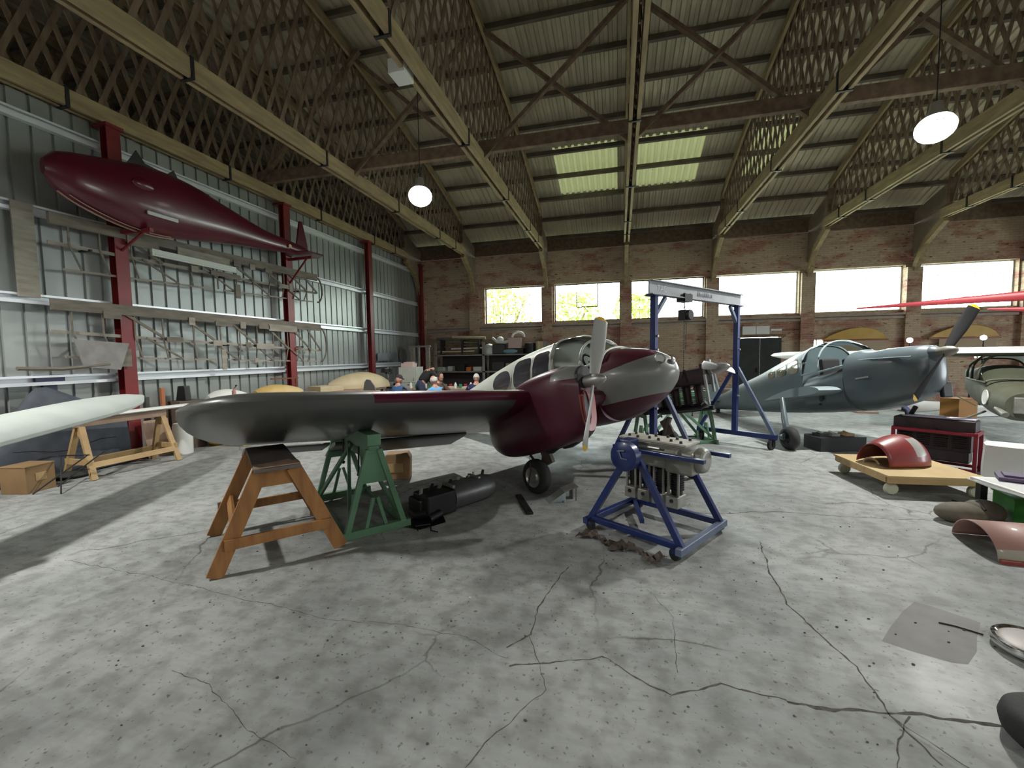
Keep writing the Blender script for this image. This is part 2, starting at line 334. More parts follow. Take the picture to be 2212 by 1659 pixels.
b = MB(); b.box((-.345, 0, 1.1), (.68, .06, 2.2)); b.box((.345, 0, 1.1), (.68, .06, 2.2)); b.build('door_leaf', mat('black_door', (.018, .022, .020), .7, col2=(.03, .034, .03), scale=3), d, bevel=.006)
b = MB(); b.box((0, -.04, 2.27), (1.6, .08, .1)); b.build('door_lintel', M_tdark, d)
b = MB(); b.box((-.08, -.05, 1.05), (.02, .06, .16)); b.build('door_handle', M_iron, d)
# ground and hedge outside
b = MB(); b.box((0, 40, -.25), (160, 45, .1)); b.box((45, 4, -.25), (50, 27, .1)); b.box((0, -32, -.25), (160, 48, .1)); struct(tag(b.build('ground_outside', mat('pale_ground', (.55, .56, .48), .9, col2=(.45, .50, .34), scale=.6))))
rnd = random.Random(5)
def bush(cx, cy, w, h, label, n=2600):
    b = MB()
    for i in range(n):
        a, t = rnd.uniform(0, 2*PI), rnd.random()**.5; z = rnd.uniform(.3, h); k = math.sqrt(max(.05, 1-(z/h-.45)**2*2.2))
        p = V((cx+math.cos(a)*t*w*k, cy+math.sin(a)*t*1.2*k, z)); s = rnd.uniform(.06, .16); R = Matrix.Rotation(rnd.uniform(0, 6), 3, V((rnd.random(), rnd.random(), rnd.random()+.1)).normalized())
        b.add([p+R @ V(q) for q in ((-s, 0, 0), (0, -s*.5, 0), (s, 0, 0), (0, s*.5, 0))], [(0, 1, 2, 3)])
    t = thing('leafy_tree', label, 'tree', (0, 0, 0), group='trees outside the windows')
    b.build('foliage', M_leaf, t); b = MB()
    for q in range(5): b.tube([(cx, cy, -.2), (cx+rnd.uniform(-.3, .3), cy, h*.4), (cx+rnd.uniform(-w, w)*.7, cy, h*.85)], [.09, .06, .02], 6)
    b.build('trunk', M_tdark, t)
bush(-6.0, 22.2, 1.8, 5.6, 'light green leafy tree seen through the leftmost window')
bush(-2.3, 22.6, 1.6, 4.9, 'light green leafy tree seen through the second window with the opening sash')
bush(.7, 22.6, 1.2, 4.7, 'pale green leafy tree seen through the third window behind the hoist gantry')
# left partition: ribbed cladding, rails, red columns
b = MB(); XW = -8.42; y = -7.4; P = []
while y < 17.0:
    P += [(XW, y), (XW, y+.205), (XW-.03, y+.215), (XW-.03, y+.245)]; y += .255
P = [p for p in P if p[1] <= 17.0]
n = len(P); zt = 5.62
b.add([(x, yy, 0) for x, yy in P]+[(x, yy, zt) for x, yy in P], [(j+1, j, n+j, n+j+1) for j in range(n-1)])
b.add([(x-.06, yy, 0) for x, yy in P]+[(x-.06, yy, zt) for x, yy in P], [(j, j+1, n+j+1, n+j) for j in range(n-1)])
struct(b.build('wall_left', M_clad))
for i, (z, y0, y1) in enumerate(((5.32, -7.3, 16.9), (4.0, -7.3, 16.9), (2.70, -7.3, 16.9), (1.50, -7.3, 16.9))):
    b = MB(); b.box((XW+.05, (y0+y1)/2, z), (.10, y1-y0, .012)); b.box((XW+.012, (y0+y1)/2, z-.06), (.012, y1-y0, .13)); b.box((XW+.06, (y0+y1)/2, z-.115), (.10, y1-y0, .05)); b.box((XW+.10, (y0+y1)/2, z-.012), (.012, y1-y0, .03))
    struct(b.build('trim_%d' % (i+4), M_rail))
for i, y in enumerate((-2.0, 1.7, 5.45, 9.22, 12.9, 16.75)):
    c = thing('steel_column', ['', '', 'deep red steel column behind the two fabric-less wing frames, nearest on the ribbed wall', 'deep red steel column under the tail of the hanging fuselage', 'deep red steel column beside the grey cabinet and people', 'dark red steel column in the brick wall corner'][i] or 'deep red steel column on the ribbed wall left of the photo edge', 'column', (-8.19, y, 0), 0, 'red columns of the ribbed wall')
    b = MB(); b.box((-.07, 0, 2.8), (.012, .20, 5.6)); b.box((.07, 0, 2.8), (.012, .20, 5.6)); b.box((0, 0, 2.8), (.13, .012, 5.6)); b.box((0, .096, 2.8), (.13, .004, 5.6)); b.build('shaft', M_red, c)
    b = MB(); b.box((0, 0, .01), (.30, .32, .02)); b.build('base_plate', M_red, c)
    b = MB(); b.box((-.05, 0, 5.56), (.34, .26, .05)); b.build('cap_plate', M_red, c)
# ---------------- lattice roof trusses ----------------
def truss(x, label):
    t = thing('roof_truss', label, 'roof truss', (x, 0, 0), group='timber lattice roof trusses'); t['kind'] = 'structure'; return t
y0, y1 = -6.1, 15.72
T0 = truss(TX[0], 'timber lattice truss beyond the ribbed wall, in the dark')
for sx in (-.065, .065):
    b = MB(); b.box((sx, (y0+y1)/2, 5.74), (.062, y1-y0, .27)); b.build('bottom_chord', M_timber, T0, bevel=.006)
for sx in (-.065, .065):
    b = MB(); pts = [(yy, ARC(yy)-.03) for yy in [y0+.2+i*(y1-.3-y0-.2)/18 for i in range(19)]]
    poly = pts+[(a, z-.19) for a, z in reversed(pts)]
    b.prism(poly, .06, YZ, (sx-.03, 0, 0)); b.build('top_chord', M_timber, T0)
def slats(sgn, off):
    b = MB(); yy = y0-3
    while yy < y1+3:
        c, s = math.cos(math.radians(69))*sgn, math.sin(math.radians(69)); a = V((off, yy, 5.66)); 
        # march to the arch
        t = 0
        while t < 4 and (a.z+s*t) < ARC(yy+c*t)-.06: t += .03
        e = V((off, yy+c*t, 5.66+s*t))
        if t > .25 and y0+.3 < a.y < y1-.2 and y0 < e.y < y1-.2: b.bar(a, e, .075, .018, (1, 0, 0))
        yy += .30
    return b
b = slats(1, .012); c = slats(-1, -.012); b.v, b.f, b.m = b.v+c.v, b.f+[[i+len(b.v) for i in f] for f in c.f], b.m+c.m
b.build('lattice', M_lat, T0)
for e in (0, 1):
    my = (lambda v: v) if e else (lambda v: 9.6-v)
    b = MB(); poly = [(my(15.35), 6.62), (my(15.35), 5.98), (my(15.72), 5.62), (my(16.98), 4.75), (my(16.98), 6.18)]
    b.prism(poly if not e else list(reversed(poly)), .05, YZ, (-.025, 0, 0)); b.build('gusset_plate', mat('gusset_board', (.30, .25, .19), .7, col2=(.24, .2, .15), scale=2), T0)
    b = MB(); b.bar((0, my(15.40), 5.98), (0, my(15.40), 6.66), .20, .10, (0, 1, 0)); b.build('end_post', M_tdark, T0)
    b = MB(); b.bar((0, my(15.62), 5.57), (0, my(16.45), 5.08), .2, .13, (1, 0, 0)); b.bar((0, my(16.42), 5.12), (0, my(16.88), 4.30), .2, .13, (1, 0, 0)); b.build('knee_brace', M_timber, T0)
for yy in (2.2, 4.9, 7.7, 10.6, 13.3, 14.7):
    b = MB(); b.box((0, yy, 5.74), (.215, .05, .30)); b.build('steel_strap', M_iron, T0)
TL = {1: 'timber lattice truss two bays beyond the ribbed wall, in the dark', 2: 'timber lattice truss just beyond the ribbed wall', 3: 'timber lattice truss carried along the top of the ribbed wall', 4: 'timber lattice truss behind the left bright lamp', 5: 'timber lattice truss with the small white box on it',
      6: 'timber lattice truss seen end-on as two straight members near the centre', 7: 'timber lattice truss just right of the end-on one', 8: 'timber lattice truss left of the right bright lamp', 9: 'timber lattice truss whose end meets the brick wall right of the fifth window', 10: 'timber lattice truss at the far right edge'}
for i, x in enumerate(TX):
    if i < 2 : 
        if i == 1: T0.location.x = TX[1]; T0['label'] = TL[1]
        continue
    c = copy_tree(T0); c.location.x = x; c['label'] = TL.get(i, 'timber lattice truss beyond the right edge of the photo')
# lengthwise beam with crossed braces between the trusses
b = MB(); b.box((.6, 8.72, 6.02), (36.4, .12, .25)); tag(b.build('longitudinal_beam', M_tdark, bevel=.01), 'long dark timber beam crossing over all the trusses', 'beam', kind='structure')
bn = ['over the dark area left of the ribbed wall']*3+['in the bay over the ribbed wall', 'in the bay above the left bright lamp', 'in the bay left of the end-on truss', 'in the bay right of the end-on truss', 'in the second bay right of the end-on truss', 'in the bay around the right bright lamp', 'in the bay at the right edge']
for i in range(1, len(TX)-1):
    cx = (TX[i]+TX[i+1])/2; z1 = ARC(8.72)-.12
    t = thing('cross_brace', 'pair of crossed dark timber braces '+(bn[i-1] if i-1 < len(bn) else 'beyond the right edge'), 'brace', (cx, 8.72, 6.1), group='crossed braces between trusses'); t['kind'] = 'structure'
    for sg in (-1, 1):
        b = MB(); b.bar((-1.5*sg, sg*.045, z1-6.1), (1.5*sg, sg*.045, -.35), .07, .11, (0, 1, 0)); b.build('brace_bar', M_tdark, t)
# two high-bay lamps
for i, (x, y, z, lb) in enumerate(((-3.98, 8.25, 5.02, 'glowing round high-bay lamp left of centre under the roof'), (4.52, 7.85, 4.98, 'glowing round high-bay lamp at the upper right'), (-6.3, .7, 5.0, ''), (4.6, -1.4, 5.7, ''), (-9.9, 3.0, 5.7, ''))):
    t = thing('high_bay_lamp', lb or ('round high-bay lamp behind the photographer', 'round high-bay lamp behind and right of the photographer', 'round high-bay lamp beyond the ribbed wall')[i-2], 'lamp', (x, y, z), group='high bay lamps')
    b = MB(); b.lathe([(0, .34), (.07, .34), (.09, .22), (.16, .12), (.24, 0), (.235, 0), (.15, .11), (0, .13)], n=28); b.build('reflector', mat('lamp_reflector', (.6, .6, .6), .3, metal=.8), t, smooth=True)
    b = MB(); b.ball((0, 0, -.02), (.24, .24, .20), 20); b.build('bulb', mat('lamp_glow', (1, 1, 1), .5, emis=(1, .98, .94), estr=4), t, smooth=True)  # ball made oversized so its shape stands in for the lamp's glare
    b = MB(); b.tube([(0, 0, .34), (0, 0, ARC(y)-z+.14)], .008, 6); b.build('suspension_cable', M_iron, t)
    d = bpy.data.lights.new('lamp_light', 'SPOT'); d.energy = (700, 1000, 950, 420, 60)[i]; d.shadow_soft_size = (.12, .12, .15, .5, .3)[i]; d.color = (1, .98, .93); d.spot_size = math.radians(150); d.spot_blend = .5
    o = bpy.data.objects.new('lamp_light', d); COL.objects.link(o); o.parent = t; o.location = (0, 0, -.26)
b = MB(); b.box((0, 0, 0), (.24, .30, .20)); o = b.build('junction_box', M_white, loc=(-2.95, 5.62, 5.66), bevel=.01); tag(o, 'small white box fixed to a truss near the top centre', 'box')
b = MB(); b.box((.16, .1, .1), (.10, .08, .08)); b.build('side_unit', M_white, o)
# ================= maroon and silver twin-engined aircraft =================
M_maroon = mat('maroon_gloss_paint', (.07, .004, .02), .30, col2=(.09, .007, .026), scale=2.5, spec=.5, coat=.3)
M_maroond = mat('maroon_satin_paint', (.085, .006, .026), .4)
M_silver = mat('silver_dope', (.26, .27, .26), .42, metal=.25, col2=(.30, .31, .30), scale=1.6)
M_silw = mat('pale_silver_dope', (.52, .55, .50), .42, metal=.15)
M_under = mat('shaded_grey_fabric_dope', (.08, .083, .078), .5, col2=(.065, .067, .063), scale=1.5)  # grey dope darkened so the colour carries the wing's underside shade
M_tyre = mat('tyre_rubber', (.022, .022, .022), .75, bump=.1, scale=8)
M_alu = mat('dull_aluminium', (.42, .42, .41), .4, metal=.8)
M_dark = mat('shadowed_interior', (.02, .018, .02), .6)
M_pane = mat('dark_side_pane', (.035, .033, .04), .12, spec=.8)
M_canopy = glass('canopy_glazing', (.90, .93, .91), .10, .02)
M_primer = mat('red_primer', (.26, .055, .045), .5)
M_yel = mat('yellow_paint', (.75, .45, .03), .45)
M_blade = mat('propeller_grey', (.43, .44, .43), .38, metal=.2)
def paint(name, base, layers, rough=.38, metal=.1, coat=.15):
    # painted scheme: each layer is (colour, [(a,b,c,d),...]) and applies where every a*x+b*y+c*z > d (object space)
    if name in _M: return _M[name]
    m = mat(name, base, rough, metal=metal, coat=coat); n = m.node_tree.nodes; l = m.node_tree.links; tc = n.new('ShaderNodeTexCoord'); cur = None
    nz = n.new('ShaderNodeTexNoise'); nz.inputs['Scale'].default_value = 2.0; nz.inputs['Detail'].default_value = 5; l.new(tc.outputs['Object'], nz.inputs[0])
    for col, planes in layers:
        f = None
        for a, b_, c, d in planes:
            dp = n.new('ShaderNodeVectorMath'); dp.operation = 'DOT_PRODUCT'; dp.inputs[1].default_value = (a, b_, c); l.new(tc.outputs['Object'], dp.inputs[0])
            g = n.new('ShaderNodeMath'); g.operation = 'GREATER_THAN'; g.inputs[1].default_value = d; l.new(dp.outputs['Value'], g.inputs[0])
            if f is None: f = g.outputs[0]
            else: q = n.new('ShaderNodeMath'); q.operation = 'MULTIPLY'; l.new(f, q.inputs[0]); l.new(g.outputs[0], q.inputs[1]); f = q.outputs[0]
        x = n.new('ShaderNodeMix'); x.data_type = 'RGBA'; l.new(f, x.inputs[0]); x.inputs[7].default_value = (*col, 1)
        if cur is None: x.inputs[6].default_value = (*base, 1)
        else: l.new(cur, x.inputs[6])
        cur = x.outputs[2]
    r = n.new('ShaderNodeValToRGB'); r.color_ramp.elements[0].position = .3; r.color_ramp.elements[1].position = .7; r.color_ramp.elements[0].color = (.82, .82, .82, 1); l.new(nz.outputs[0], r.inputs[0])
    y = n.new('ShaderNodeMix'); y.data_type = 'RGBA'; y.blend_type = 'MULTIPLY'; y.inputs[0].default_value = 1; l.new(cur, y.inputs[6]); l.new(r.outputs[0], y.inputs[7]); l.new(y.outputs[2], m.node_tree.nodes['Principled BSDF'].inputs['Base Color'])
    return m
MAR, SIL, PAL = (.070, .004, .020), (.23, .24, .23), (.52, .55, .50)
P_nose = paint('nose_paint', MAR, [(SIL, [(-.10, 0, 1, .93)]), (MAR, [(-.24, 0, 1, 1.286), (-1, 0, 0, -1.0)])])
P_fus = paint('fuselage_paint', MAR, [(PAL, [(-.03, 0, 1, 1.36)])])
P_nac = paint('nacelle_paint', MAR, [(SIL, [(1, 0, 0, .70), (.0, 0, 1, 1.30), (.55, 0, -1, -.985)]), ((.26, .055, .045), [(1, 0, 0, .957), (0, 0, -1, -1.12)])])
P_wing = paint('wing_paint', (.085, .088, .083), [((.13, .135, .13), [(-.10, .062, 1, 1.19)]), (MAR, [(1, -.02, 0, .26), (0, 1, 0, -3.6), (0, .062, 1, 1.035)]), (MAR, [(0, 1, 0, -2.02)])])  # underside base painted darker than the top to hold its shade
def supers(x, w, zb, zt, n, k=32, a0=0, a1=2*PI, closed=True):
    zc, h = (zb+zt)/2, (zt-zb)/2; out = []
    for i in range(k if closed else k+1):
        t = a0+(a1-a0)*i/k; c, s = math.cos(t), math.sin(t)
        out.append(V((x, w*math.copysign(abs(c)**(2/n), c), zc+h*math.copysign(abs(s)**(2/n), s))))
    return out
def body(b, st, x0, x1, k, seg, mi=0, cap=True):
    xs = [s[0] for s in st]; f = lambda j, x: cr(xs, [s[j] for s in st], x)
    b.loft([supers(x, f(1, x), f(2, x), f(3, x), max(1.6, f(4, x)), k) for x in [x0+(x1-x0)*i/seg for i in range(seg+1)]], mi=mi, cap=cap); return b
def side_panel(st, x0, x1, z0, z1, side, off=.006, pw=4, n=28, rings=6, skew=0, inner=None):
    # rounded patch lying on a body side, following the body's own surface
    xs = [s[0] for s in st]; f = lambda j, x: cr(xs, [s[j] for s in st], x); cx, cz, rx, rz = (x0+x1)/2, (z0+z1)/2, (x1-x0)/2, (z1-z0)/2; vs = []
    if inner: rings = 1
    for r in range(rings+1):
        for i in range(n):
            t = 2*PI*i/n; c, s_ = math.cos(t), math.sin(t); q = (inner+(1-inner)*r) if inner else r/rings
            zz = cz+q*rz*math.copysign(abs(s_)**(2/pw), s_); x = cx+q*rx*math.copysign(abs(c)**(2/pw), c)+skew*(zz-cz)
            w, zb, zt, nn = f(1, x), f(2, x), f(3, x), max(1.6, f(4, x)); u = min(1, abs((zz-(zb+zt)/2)/((zt-zb)/2)))
            vs.append((x, side*(w*(1-u**nn)**(1/nn)+off), zz))
    fs = [(r*n+i, r*n+(i+1) % n, (r+1)*n+(i+1) % n, (r+1)*n+i) for r in range(0 if inner else 1, rings) for i in range(n)]+([] if inner else [(0, n+i, n+(i+1) % n) for i in range(n)])
    if side > 0: fs = [tuple(reversed(q)) for q in fs]
    return vs, fs
def foil(chord, th, k=14, camber=.03):
    P = []
    def yt(x): return 5*th*(.2969*math.sqrt(x)-.126*x-.3516*x*x+.2843*x**3-.1015*x**4)
    for i in range(k+1): x = .5*(1+math.cos(PI*i/k)); P.append((x*chord, (yt(x)+camber*4*x*(1-x))*chord))
    for i in range(1, k): x = .5*(1-math.cos(PI*i/k)); P.append((x*chord, (-yt(x)+camber*4*x*(1-x))*chord))
    return P      # x aft from the leading edge
def wing_sec(y, xle, zle, chord, th, inc, k=14, camber=.03):
    c, s = math.cos(inc), math.sin(inc); return [V((xle-(px*c+pz*s*0), y, zle+pz*c-px*s)) for px, pz in foil(chord, th, k, camber)]
def blade(R, r0, chord, side=1, twist=(50, 20), k=16):
    secs = []
    for i in range(k+1):
        t = i/k; r = r0+(R-r0)*t; c = chord*(.62+.38*min(1, t*2.2))*(1 if t < .93 else max(.35, math.sqrt(max(0, 1-((t-.93)/.075)**2)))); tw = math.radians(twist[0]+(twist[1]-twist[0])*t); th = c*(.30-.22*t)
        sec = []
        for q in range(12):
            a = 2*PI*q/12; px, py = math.cos(a)*c/2, math.sin(a)*th/2; sec.append(V((px*math.sin(tw)+py*math.cos(tw), side*(px*math.cos(tw)-py*math.sin(tw)), r)))
        secs.append(sec)
    return secs
def propeller(parent, hub, tilt, R, chord, name='propeller', boss=.072, m=None, tip=None, mb=None):
    p = bpy.data.objects.new(name, None); COL.objects.link(p); p.parent = parent; p.location = hub; p.rotation_euler = (tilt, 0, 0); p.empty_display_size = .1
    for k in (0, 1):
        b = MB(); b.T = Matrix.Rotation(k*PI, 4, 'X'); secs = blade(R, .07, chord)
        b.loft(secs, mi=(lambda c: 1 if V(c).length > R-.05 else 0)); b.build('propeller_blade', [m or M_blade, tip or M_yel], p, smooth=True)
    b = MB(); pr = [(boss*.95, -.10), (boss, -.02), (boss*.97, .04), (boss*.75, .11), (boss*.4, .15), (0, .165)]; b.lathe(pr, ax=(1, 0, 0), n=24); b.lathe([(0, -.10), (boss*.95, -.10)], ax=(1, 0, 0), n=24); b.build('spinner', mb or M_alu, p, smooth=True)
    return p
def wheel(parent, c, r, w, hubm=None, name='wheel'):
    b = MB(); pr = [(r*.58, -w/2), (r*.72, -w*.52), (r*.9, -w*.42), (r*.985, -w*.2), (r, 0), (r*.985, w*.2), (r*.9, w*.42), (r*.72, w*.52), (r*.58, w/2)]
    b.lathe(pr, c, (0, 1, 0), 32); o = b.build(name, M_tyre, parent, smooth='all')
    b = MB(); b.lathe([(0, -w*.40), (r*.25, -w*.42), (r*.34, -w*.30), (r*.52, -w*.34), (r*.59, -w*.48)], c, (0, 1, 0), 28); b.lathe([(r*.59, w*.48), (r*.52, w*.34), (r*.34, w*.30), (r*.25, w*.42), (0, w*.40)], c, (0, 1, 0), 28); b.build('wheel_hub', hubm or M_alu, o, smooth=True); return o
A1 = math.radians(36); TH1 = math.radians(10.5); E1 = 1.5
cx1 = -.94+E1*math.sin(A1); cy1 = 5.05+E1*math.cos(A1)
G = thing('twin_engine_aircraft', 'maroon and silver twin-engined aircraft with its grey wing reaching left over the trestles', 'aircraft', (cx1, cy1, 0), rot=(0, -TH1, -A1))
FS = [(-4.9, .05, 1.12, 1.30, 2), (-4.2, .15, 1.05, 1.45, 2.1), (-3.3, .26, .92, 1.66, 2.2), (-2.3, .40, .80, 1.86, 2.4), (-1.4, .52, .72, 2.00, 2.5), (-.7, .57, .68, 2.05, 2.5), (-.30, .58, .67, 2.05, 2.5), (.1, .57, .68, 1.90, 2.4), (.35, .54, .72, 1.76, 2.3), (.6, .49, .80, 1.70, 2.2), (.85, .41, .91, 1.63, 2.1), (1.03, .30, 1.04, 1.54, 2.0), (1.13, .19, 1.15, 1.45, 2.0), (1.19, .04, 1.28, 1.32, 2.0)]
def gcol(c):
    if c.x > .3: return 0 if c.z > 1.60-.12*max(0, (c.x-.5)) and abs(c.y) < .42 and c.x < .93 else (1 if c.z > .90+.06*math.sin(c.x*9)+.1*(1.1-c.x) else 0)
    return 2 if c.z > 1.36 else 0
b = MB(); body(b, FS, -4.9, -.42, 40, 30); fus = b.build('rear_fuselage', [P_fus], G, smooth=True)
b = MB(); body(b, FS, .33, 1.19, 40, 26); b.build('nose', [P_nose], G, smooth=True)
FC = [(s[0], s[1]*(.97 if s[0] in (-.30, .1) else 1), s[2], 1.50 if -.6 < s[0] < .5 else s[3], s[4]) for s in FS]
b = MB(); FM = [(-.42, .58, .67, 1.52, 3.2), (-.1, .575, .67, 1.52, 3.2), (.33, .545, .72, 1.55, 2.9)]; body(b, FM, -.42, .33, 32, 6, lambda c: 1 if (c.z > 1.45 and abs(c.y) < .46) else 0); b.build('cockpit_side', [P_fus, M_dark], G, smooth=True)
# canopy: transparent front section with frames
def canopy(G_, st, x0, x1, zs, m, mf, k=20, seg=8, hoops=(0, .5, 1), tr=.016, name='canopy'):
    xs = [s[0] for s in st]; f = lambda j, x: cr(xs, [s[j] for s in st], x)
    def arc(x, off=0):
        w, zb, zt, n = f(1, x), f(2, x), f(3, x), f(4, x); zc, h = zs(x), zt-zs(x); return [V((x, (w+off)*math.copysign(abs(math.cos(t))**(2/n), math.cos(t)), zc+(h+off)*abs(math.sin(t))**(2/n))) for t in [PI*i/k for i in range(k+1)]]
    b = MB(); b.loft([arc(x0+(x1-x0)*i/seg) for i in range(seg+1)], closed=False, cap=False); c = b.build(name, m, G_, smooth='all')
    for h in hoops: b = MB(); b.tube(arc(x0+(x1-x0)*h, .004), tr, 8); b.build('canopy_hoop', mf, G_, smooth='all')
    for q in (0, k): b = MB(); b.tube([arc(x0+(x1-x0)*i/seg, .004)[q] for i in range(seg+1)], tr, 8); b.build('canopy_rail', mf, G_, smooth='all')
    return arc
CW = [(-.42, .565, .67, 2.055, 2.6), (-.2, .56, .67, 2.05, 2.5), (.05, .535, .67, 1.95, 2.3), (.3, .47, .70, 1.80, 2.1), (.45, .40, .72, 1.72, 2.0)]
arc = canopy(G, CW, -.42, .40, lambda x: 1.50+.17*max(0, x), M_canopy, M_silw, hoops=(0, .62, 1), tr=.020)
b = MB(); b.tube([V((x, 0, cr([s[0] for s in CW], [s[3] for s in CW], x)+.005)) for x in [-.42+.82*i/8 for i in range(9)]], .018, 8); b.build('canopy_spine', M_silw, G, smooth='all')
b = MB(); b.box((-.52, -.24, 1.35), (.1, .36, .6)); b.box((-.52, .24, 1.35), (.1, .36, .6)); b.box((-.3, -.24, 1.18), (.40, .36, .12)); b.box((-.3, .24, 1.18), (.4, .36, .12)); b.build('seat', mat('pale_seat_cloth', (.45, .45, .42), .8), G, bevel=.03)
b = MB(); b.box((.26, 0, 1.60), (.08, .85, .2)); b.tube([(.2, -.22, 1.52), (.0, -.22, 1.62)], .015, 8); b.lathe([(.11, -.012), (.135, -.012), (.135, .012), (.11, .012), (.11, -.012)], (.0, -.22, 1.62), (1, 0, .4), 20); b.build('instrument_panel', M_dark, G)
for side in (-1, 1):
    for (x0, x1, z0, z1, pw) in ((-.88, -.50, 1.45, 1.90, 6), (-1.40, -.94, 1.43, 1.88, 5), (-2.10, -1.50, 1.42, 1.78, 2.3)):
        vs, fs = side_panel(FS, x0-.028, x1+.028, z0-.028, z1+.028, side, .008, pw, inner=.86); b = MB(); b.add(vs, fs); fr = b.build('window_surround', M_silw, G, smooth='all')
        vs, fs = side_panel(FS, x0, x1, z0, z1, side, .014, pw); b = MB(); b.add(vs, fs); b.build('side_pane', M_pane, fr)
b = MB(); b.tube([(-.44, -.585, 1.50), (-.44, -.55, 1.8), (-.44, -.42, 1.98)], .02, 8); b.tube([(-1.0, -.597, 1.42), (-.5, -.597, 1.46)], .01, 6); b.build('door_frame', M_silw, G)
b = MB(); b.ball((1.165, 0, 1.42), (.03, .05, .05), 14); b.build('nose_lamp', M_alu, G, smooth='all')
b = MB(); b.lathe([(.0, .0), (.055, .0), (.07, .012), (.07, .02)], (1.09, -.17, 1.46), (.75, -.62, .2), 18); b.build('landing_lamp_cover', M_alu, G, smooth=True)
# wing (right-hand side of the aircraft): grey underside with its shade painted in, maroon leading edge
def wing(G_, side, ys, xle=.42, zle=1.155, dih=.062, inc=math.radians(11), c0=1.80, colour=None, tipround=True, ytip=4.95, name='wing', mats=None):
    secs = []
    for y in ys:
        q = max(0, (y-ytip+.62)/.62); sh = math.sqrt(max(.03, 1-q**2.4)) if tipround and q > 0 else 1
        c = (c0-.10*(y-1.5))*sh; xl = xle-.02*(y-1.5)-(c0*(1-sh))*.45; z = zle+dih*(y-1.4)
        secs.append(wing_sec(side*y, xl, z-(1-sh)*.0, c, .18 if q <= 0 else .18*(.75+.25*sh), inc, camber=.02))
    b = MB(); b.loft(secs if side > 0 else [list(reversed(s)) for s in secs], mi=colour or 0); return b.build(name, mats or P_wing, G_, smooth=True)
def wcol(c):
    y = abs(c.y); zl = 1.16+.045*(y-1.4); xl = .42-.02*(y-1.5)
    if y > 3.72: return 2 if c.z > zl+.05 else 0
    if c.x > xl-.16 and c.z > zl-.045: return 1
    return 2 if c.z > zl+.09-(xl-c.x)*.1 else 0
ys = [.45+i*(4.2-.45)/16 for i in range(17)]+[4.3, 4.45, 4.58, 4.70, 4.80, 4.87, 4.92, 4.945]
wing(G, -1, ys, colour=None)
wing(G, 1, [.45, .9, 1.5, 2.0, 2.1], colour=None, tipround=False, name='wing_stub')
b = MB(); fl_ = [wing_sec(-y, -1.17, .815+.062*(y-1.4), .50, .13, math.radians(17), 8) for y in (1.70, 2.4, 3.0, 3.5)]; b.loft([list(reversed(s)) for s in fl_]); b.build('flap', M_under, G, smooth=True)
for y in (2.0, 2.8, 3.4):
    b = MB(); b.bar((-1.0, -y, 1.0+.062*(y-1.4)), (-1.28, -y, .86+.062*(y-1.4)), .02, .07, (0, 1, 0)); b.build('flap_bracket', M_silver, G)
b = MB(); fl_ = [wing_sec(-y, -1.17+.06*(y-3.6), .82+.062*(y-1.4), .36-.07*(y-3.6), .12, math.radians(12), 8) for y in (3.56, 4.0, 4.4)]; b.loft([list(reversed(s)) for s in fl_]); b.build('aileron', M_under, G, smooth=True)
b = MB(); b.tube([(-.15, -4.2, 1.17), (-.15, -4.2, 1.10)], .012, 6); b.build('tie_down_ring', M_black, G)
# nacelles
NS = [(-.75, .08, .72, .92, 2), (-.62, .20, .56, .98, 2.4), (-.4, .28, .47, 1.06, 2.8), (-.12, .31, .47, 1.25, 3.4), (.12, .32, .50, 1.36, 4.2), (.5, .31, .55, 1.43, 4.4), (.78, .26, .62, 1.455, 3.6), (.90, .19, .68, 1.44, 3.0), (.965, .12, .72, 1.42, 2.6)]
def ncol(c):
    return 1 if (c.x > .945) else (2 if (c.z > 1.18+.22*(.95-c.x) and c.z < 1.27+.22*(.95-c.x) and c.x > .4) else 0)
def shifted(parent, y): 
    e = bpy.data.objects.new('engine_nacelle', None); COL.objects.link(e); e.parent = parent; e.location = (0, y, 0); e.empty_display_size = .1; return e
N = shifted(G, -E1)
b = MB(); body(b, NS, -.75, .965, 40, 30); b.build('cowling', [P_nac], N, smooth=True)
b = MB(); b.lathe([(0, 0), (.10, 0), (.125, .0), (.135, -.03)], (.972, 0, 1.30), (1, 0, 0), 20); b.build('cowl_opening', M_black, N)
b = MB()
for q in range(24): pass
ring = lambda rx, rz, x: [V((x, rx*math.cos(2*PI*i/24), .98+rz*math.sin(2*PI*i/24))) for i in range(24)]
b.loft([ring(.035, .17, .972)], cap=False); b.add([p+V((0, -.045, 0)) for p in ring(.036, .165, .975)], [tuple(range(24))]); b.build('air_intake', M_black, N)
b = MB(); b.tube([p+V((.008, -.045, 0)) for p in ring(.046, .18, .972)]+[V((.98, -.045+.046, .98))], .010, 6); b.build('intake_lip', M_primer, N, smooth='all')
b = MB(); b.tube([(.22, -.30, 1.14), (.22, -.315, 1.14)], .035, 14); b.tube([(.22, -.305, 1.14), (.22, -.325, 1.14)], .018, 10); b.build('filler_cap', M_maroond, N)
b = MB(); b.tube([(.60, -.12, .64), (.55, -.12, .58), (.44, -.12, .53), (.36, -.12, .53)], [.03, .028, .028, .03], 10); b.tube([(.74, .0, .64), (.64, 0, .60), (.52, 0, .585)], .05, 10); b.build('exhaust_pipe', M_black, N, smooth=True)
propeller(N, (1.08, 0, 1.25), math.radians(-23), .76, .165)
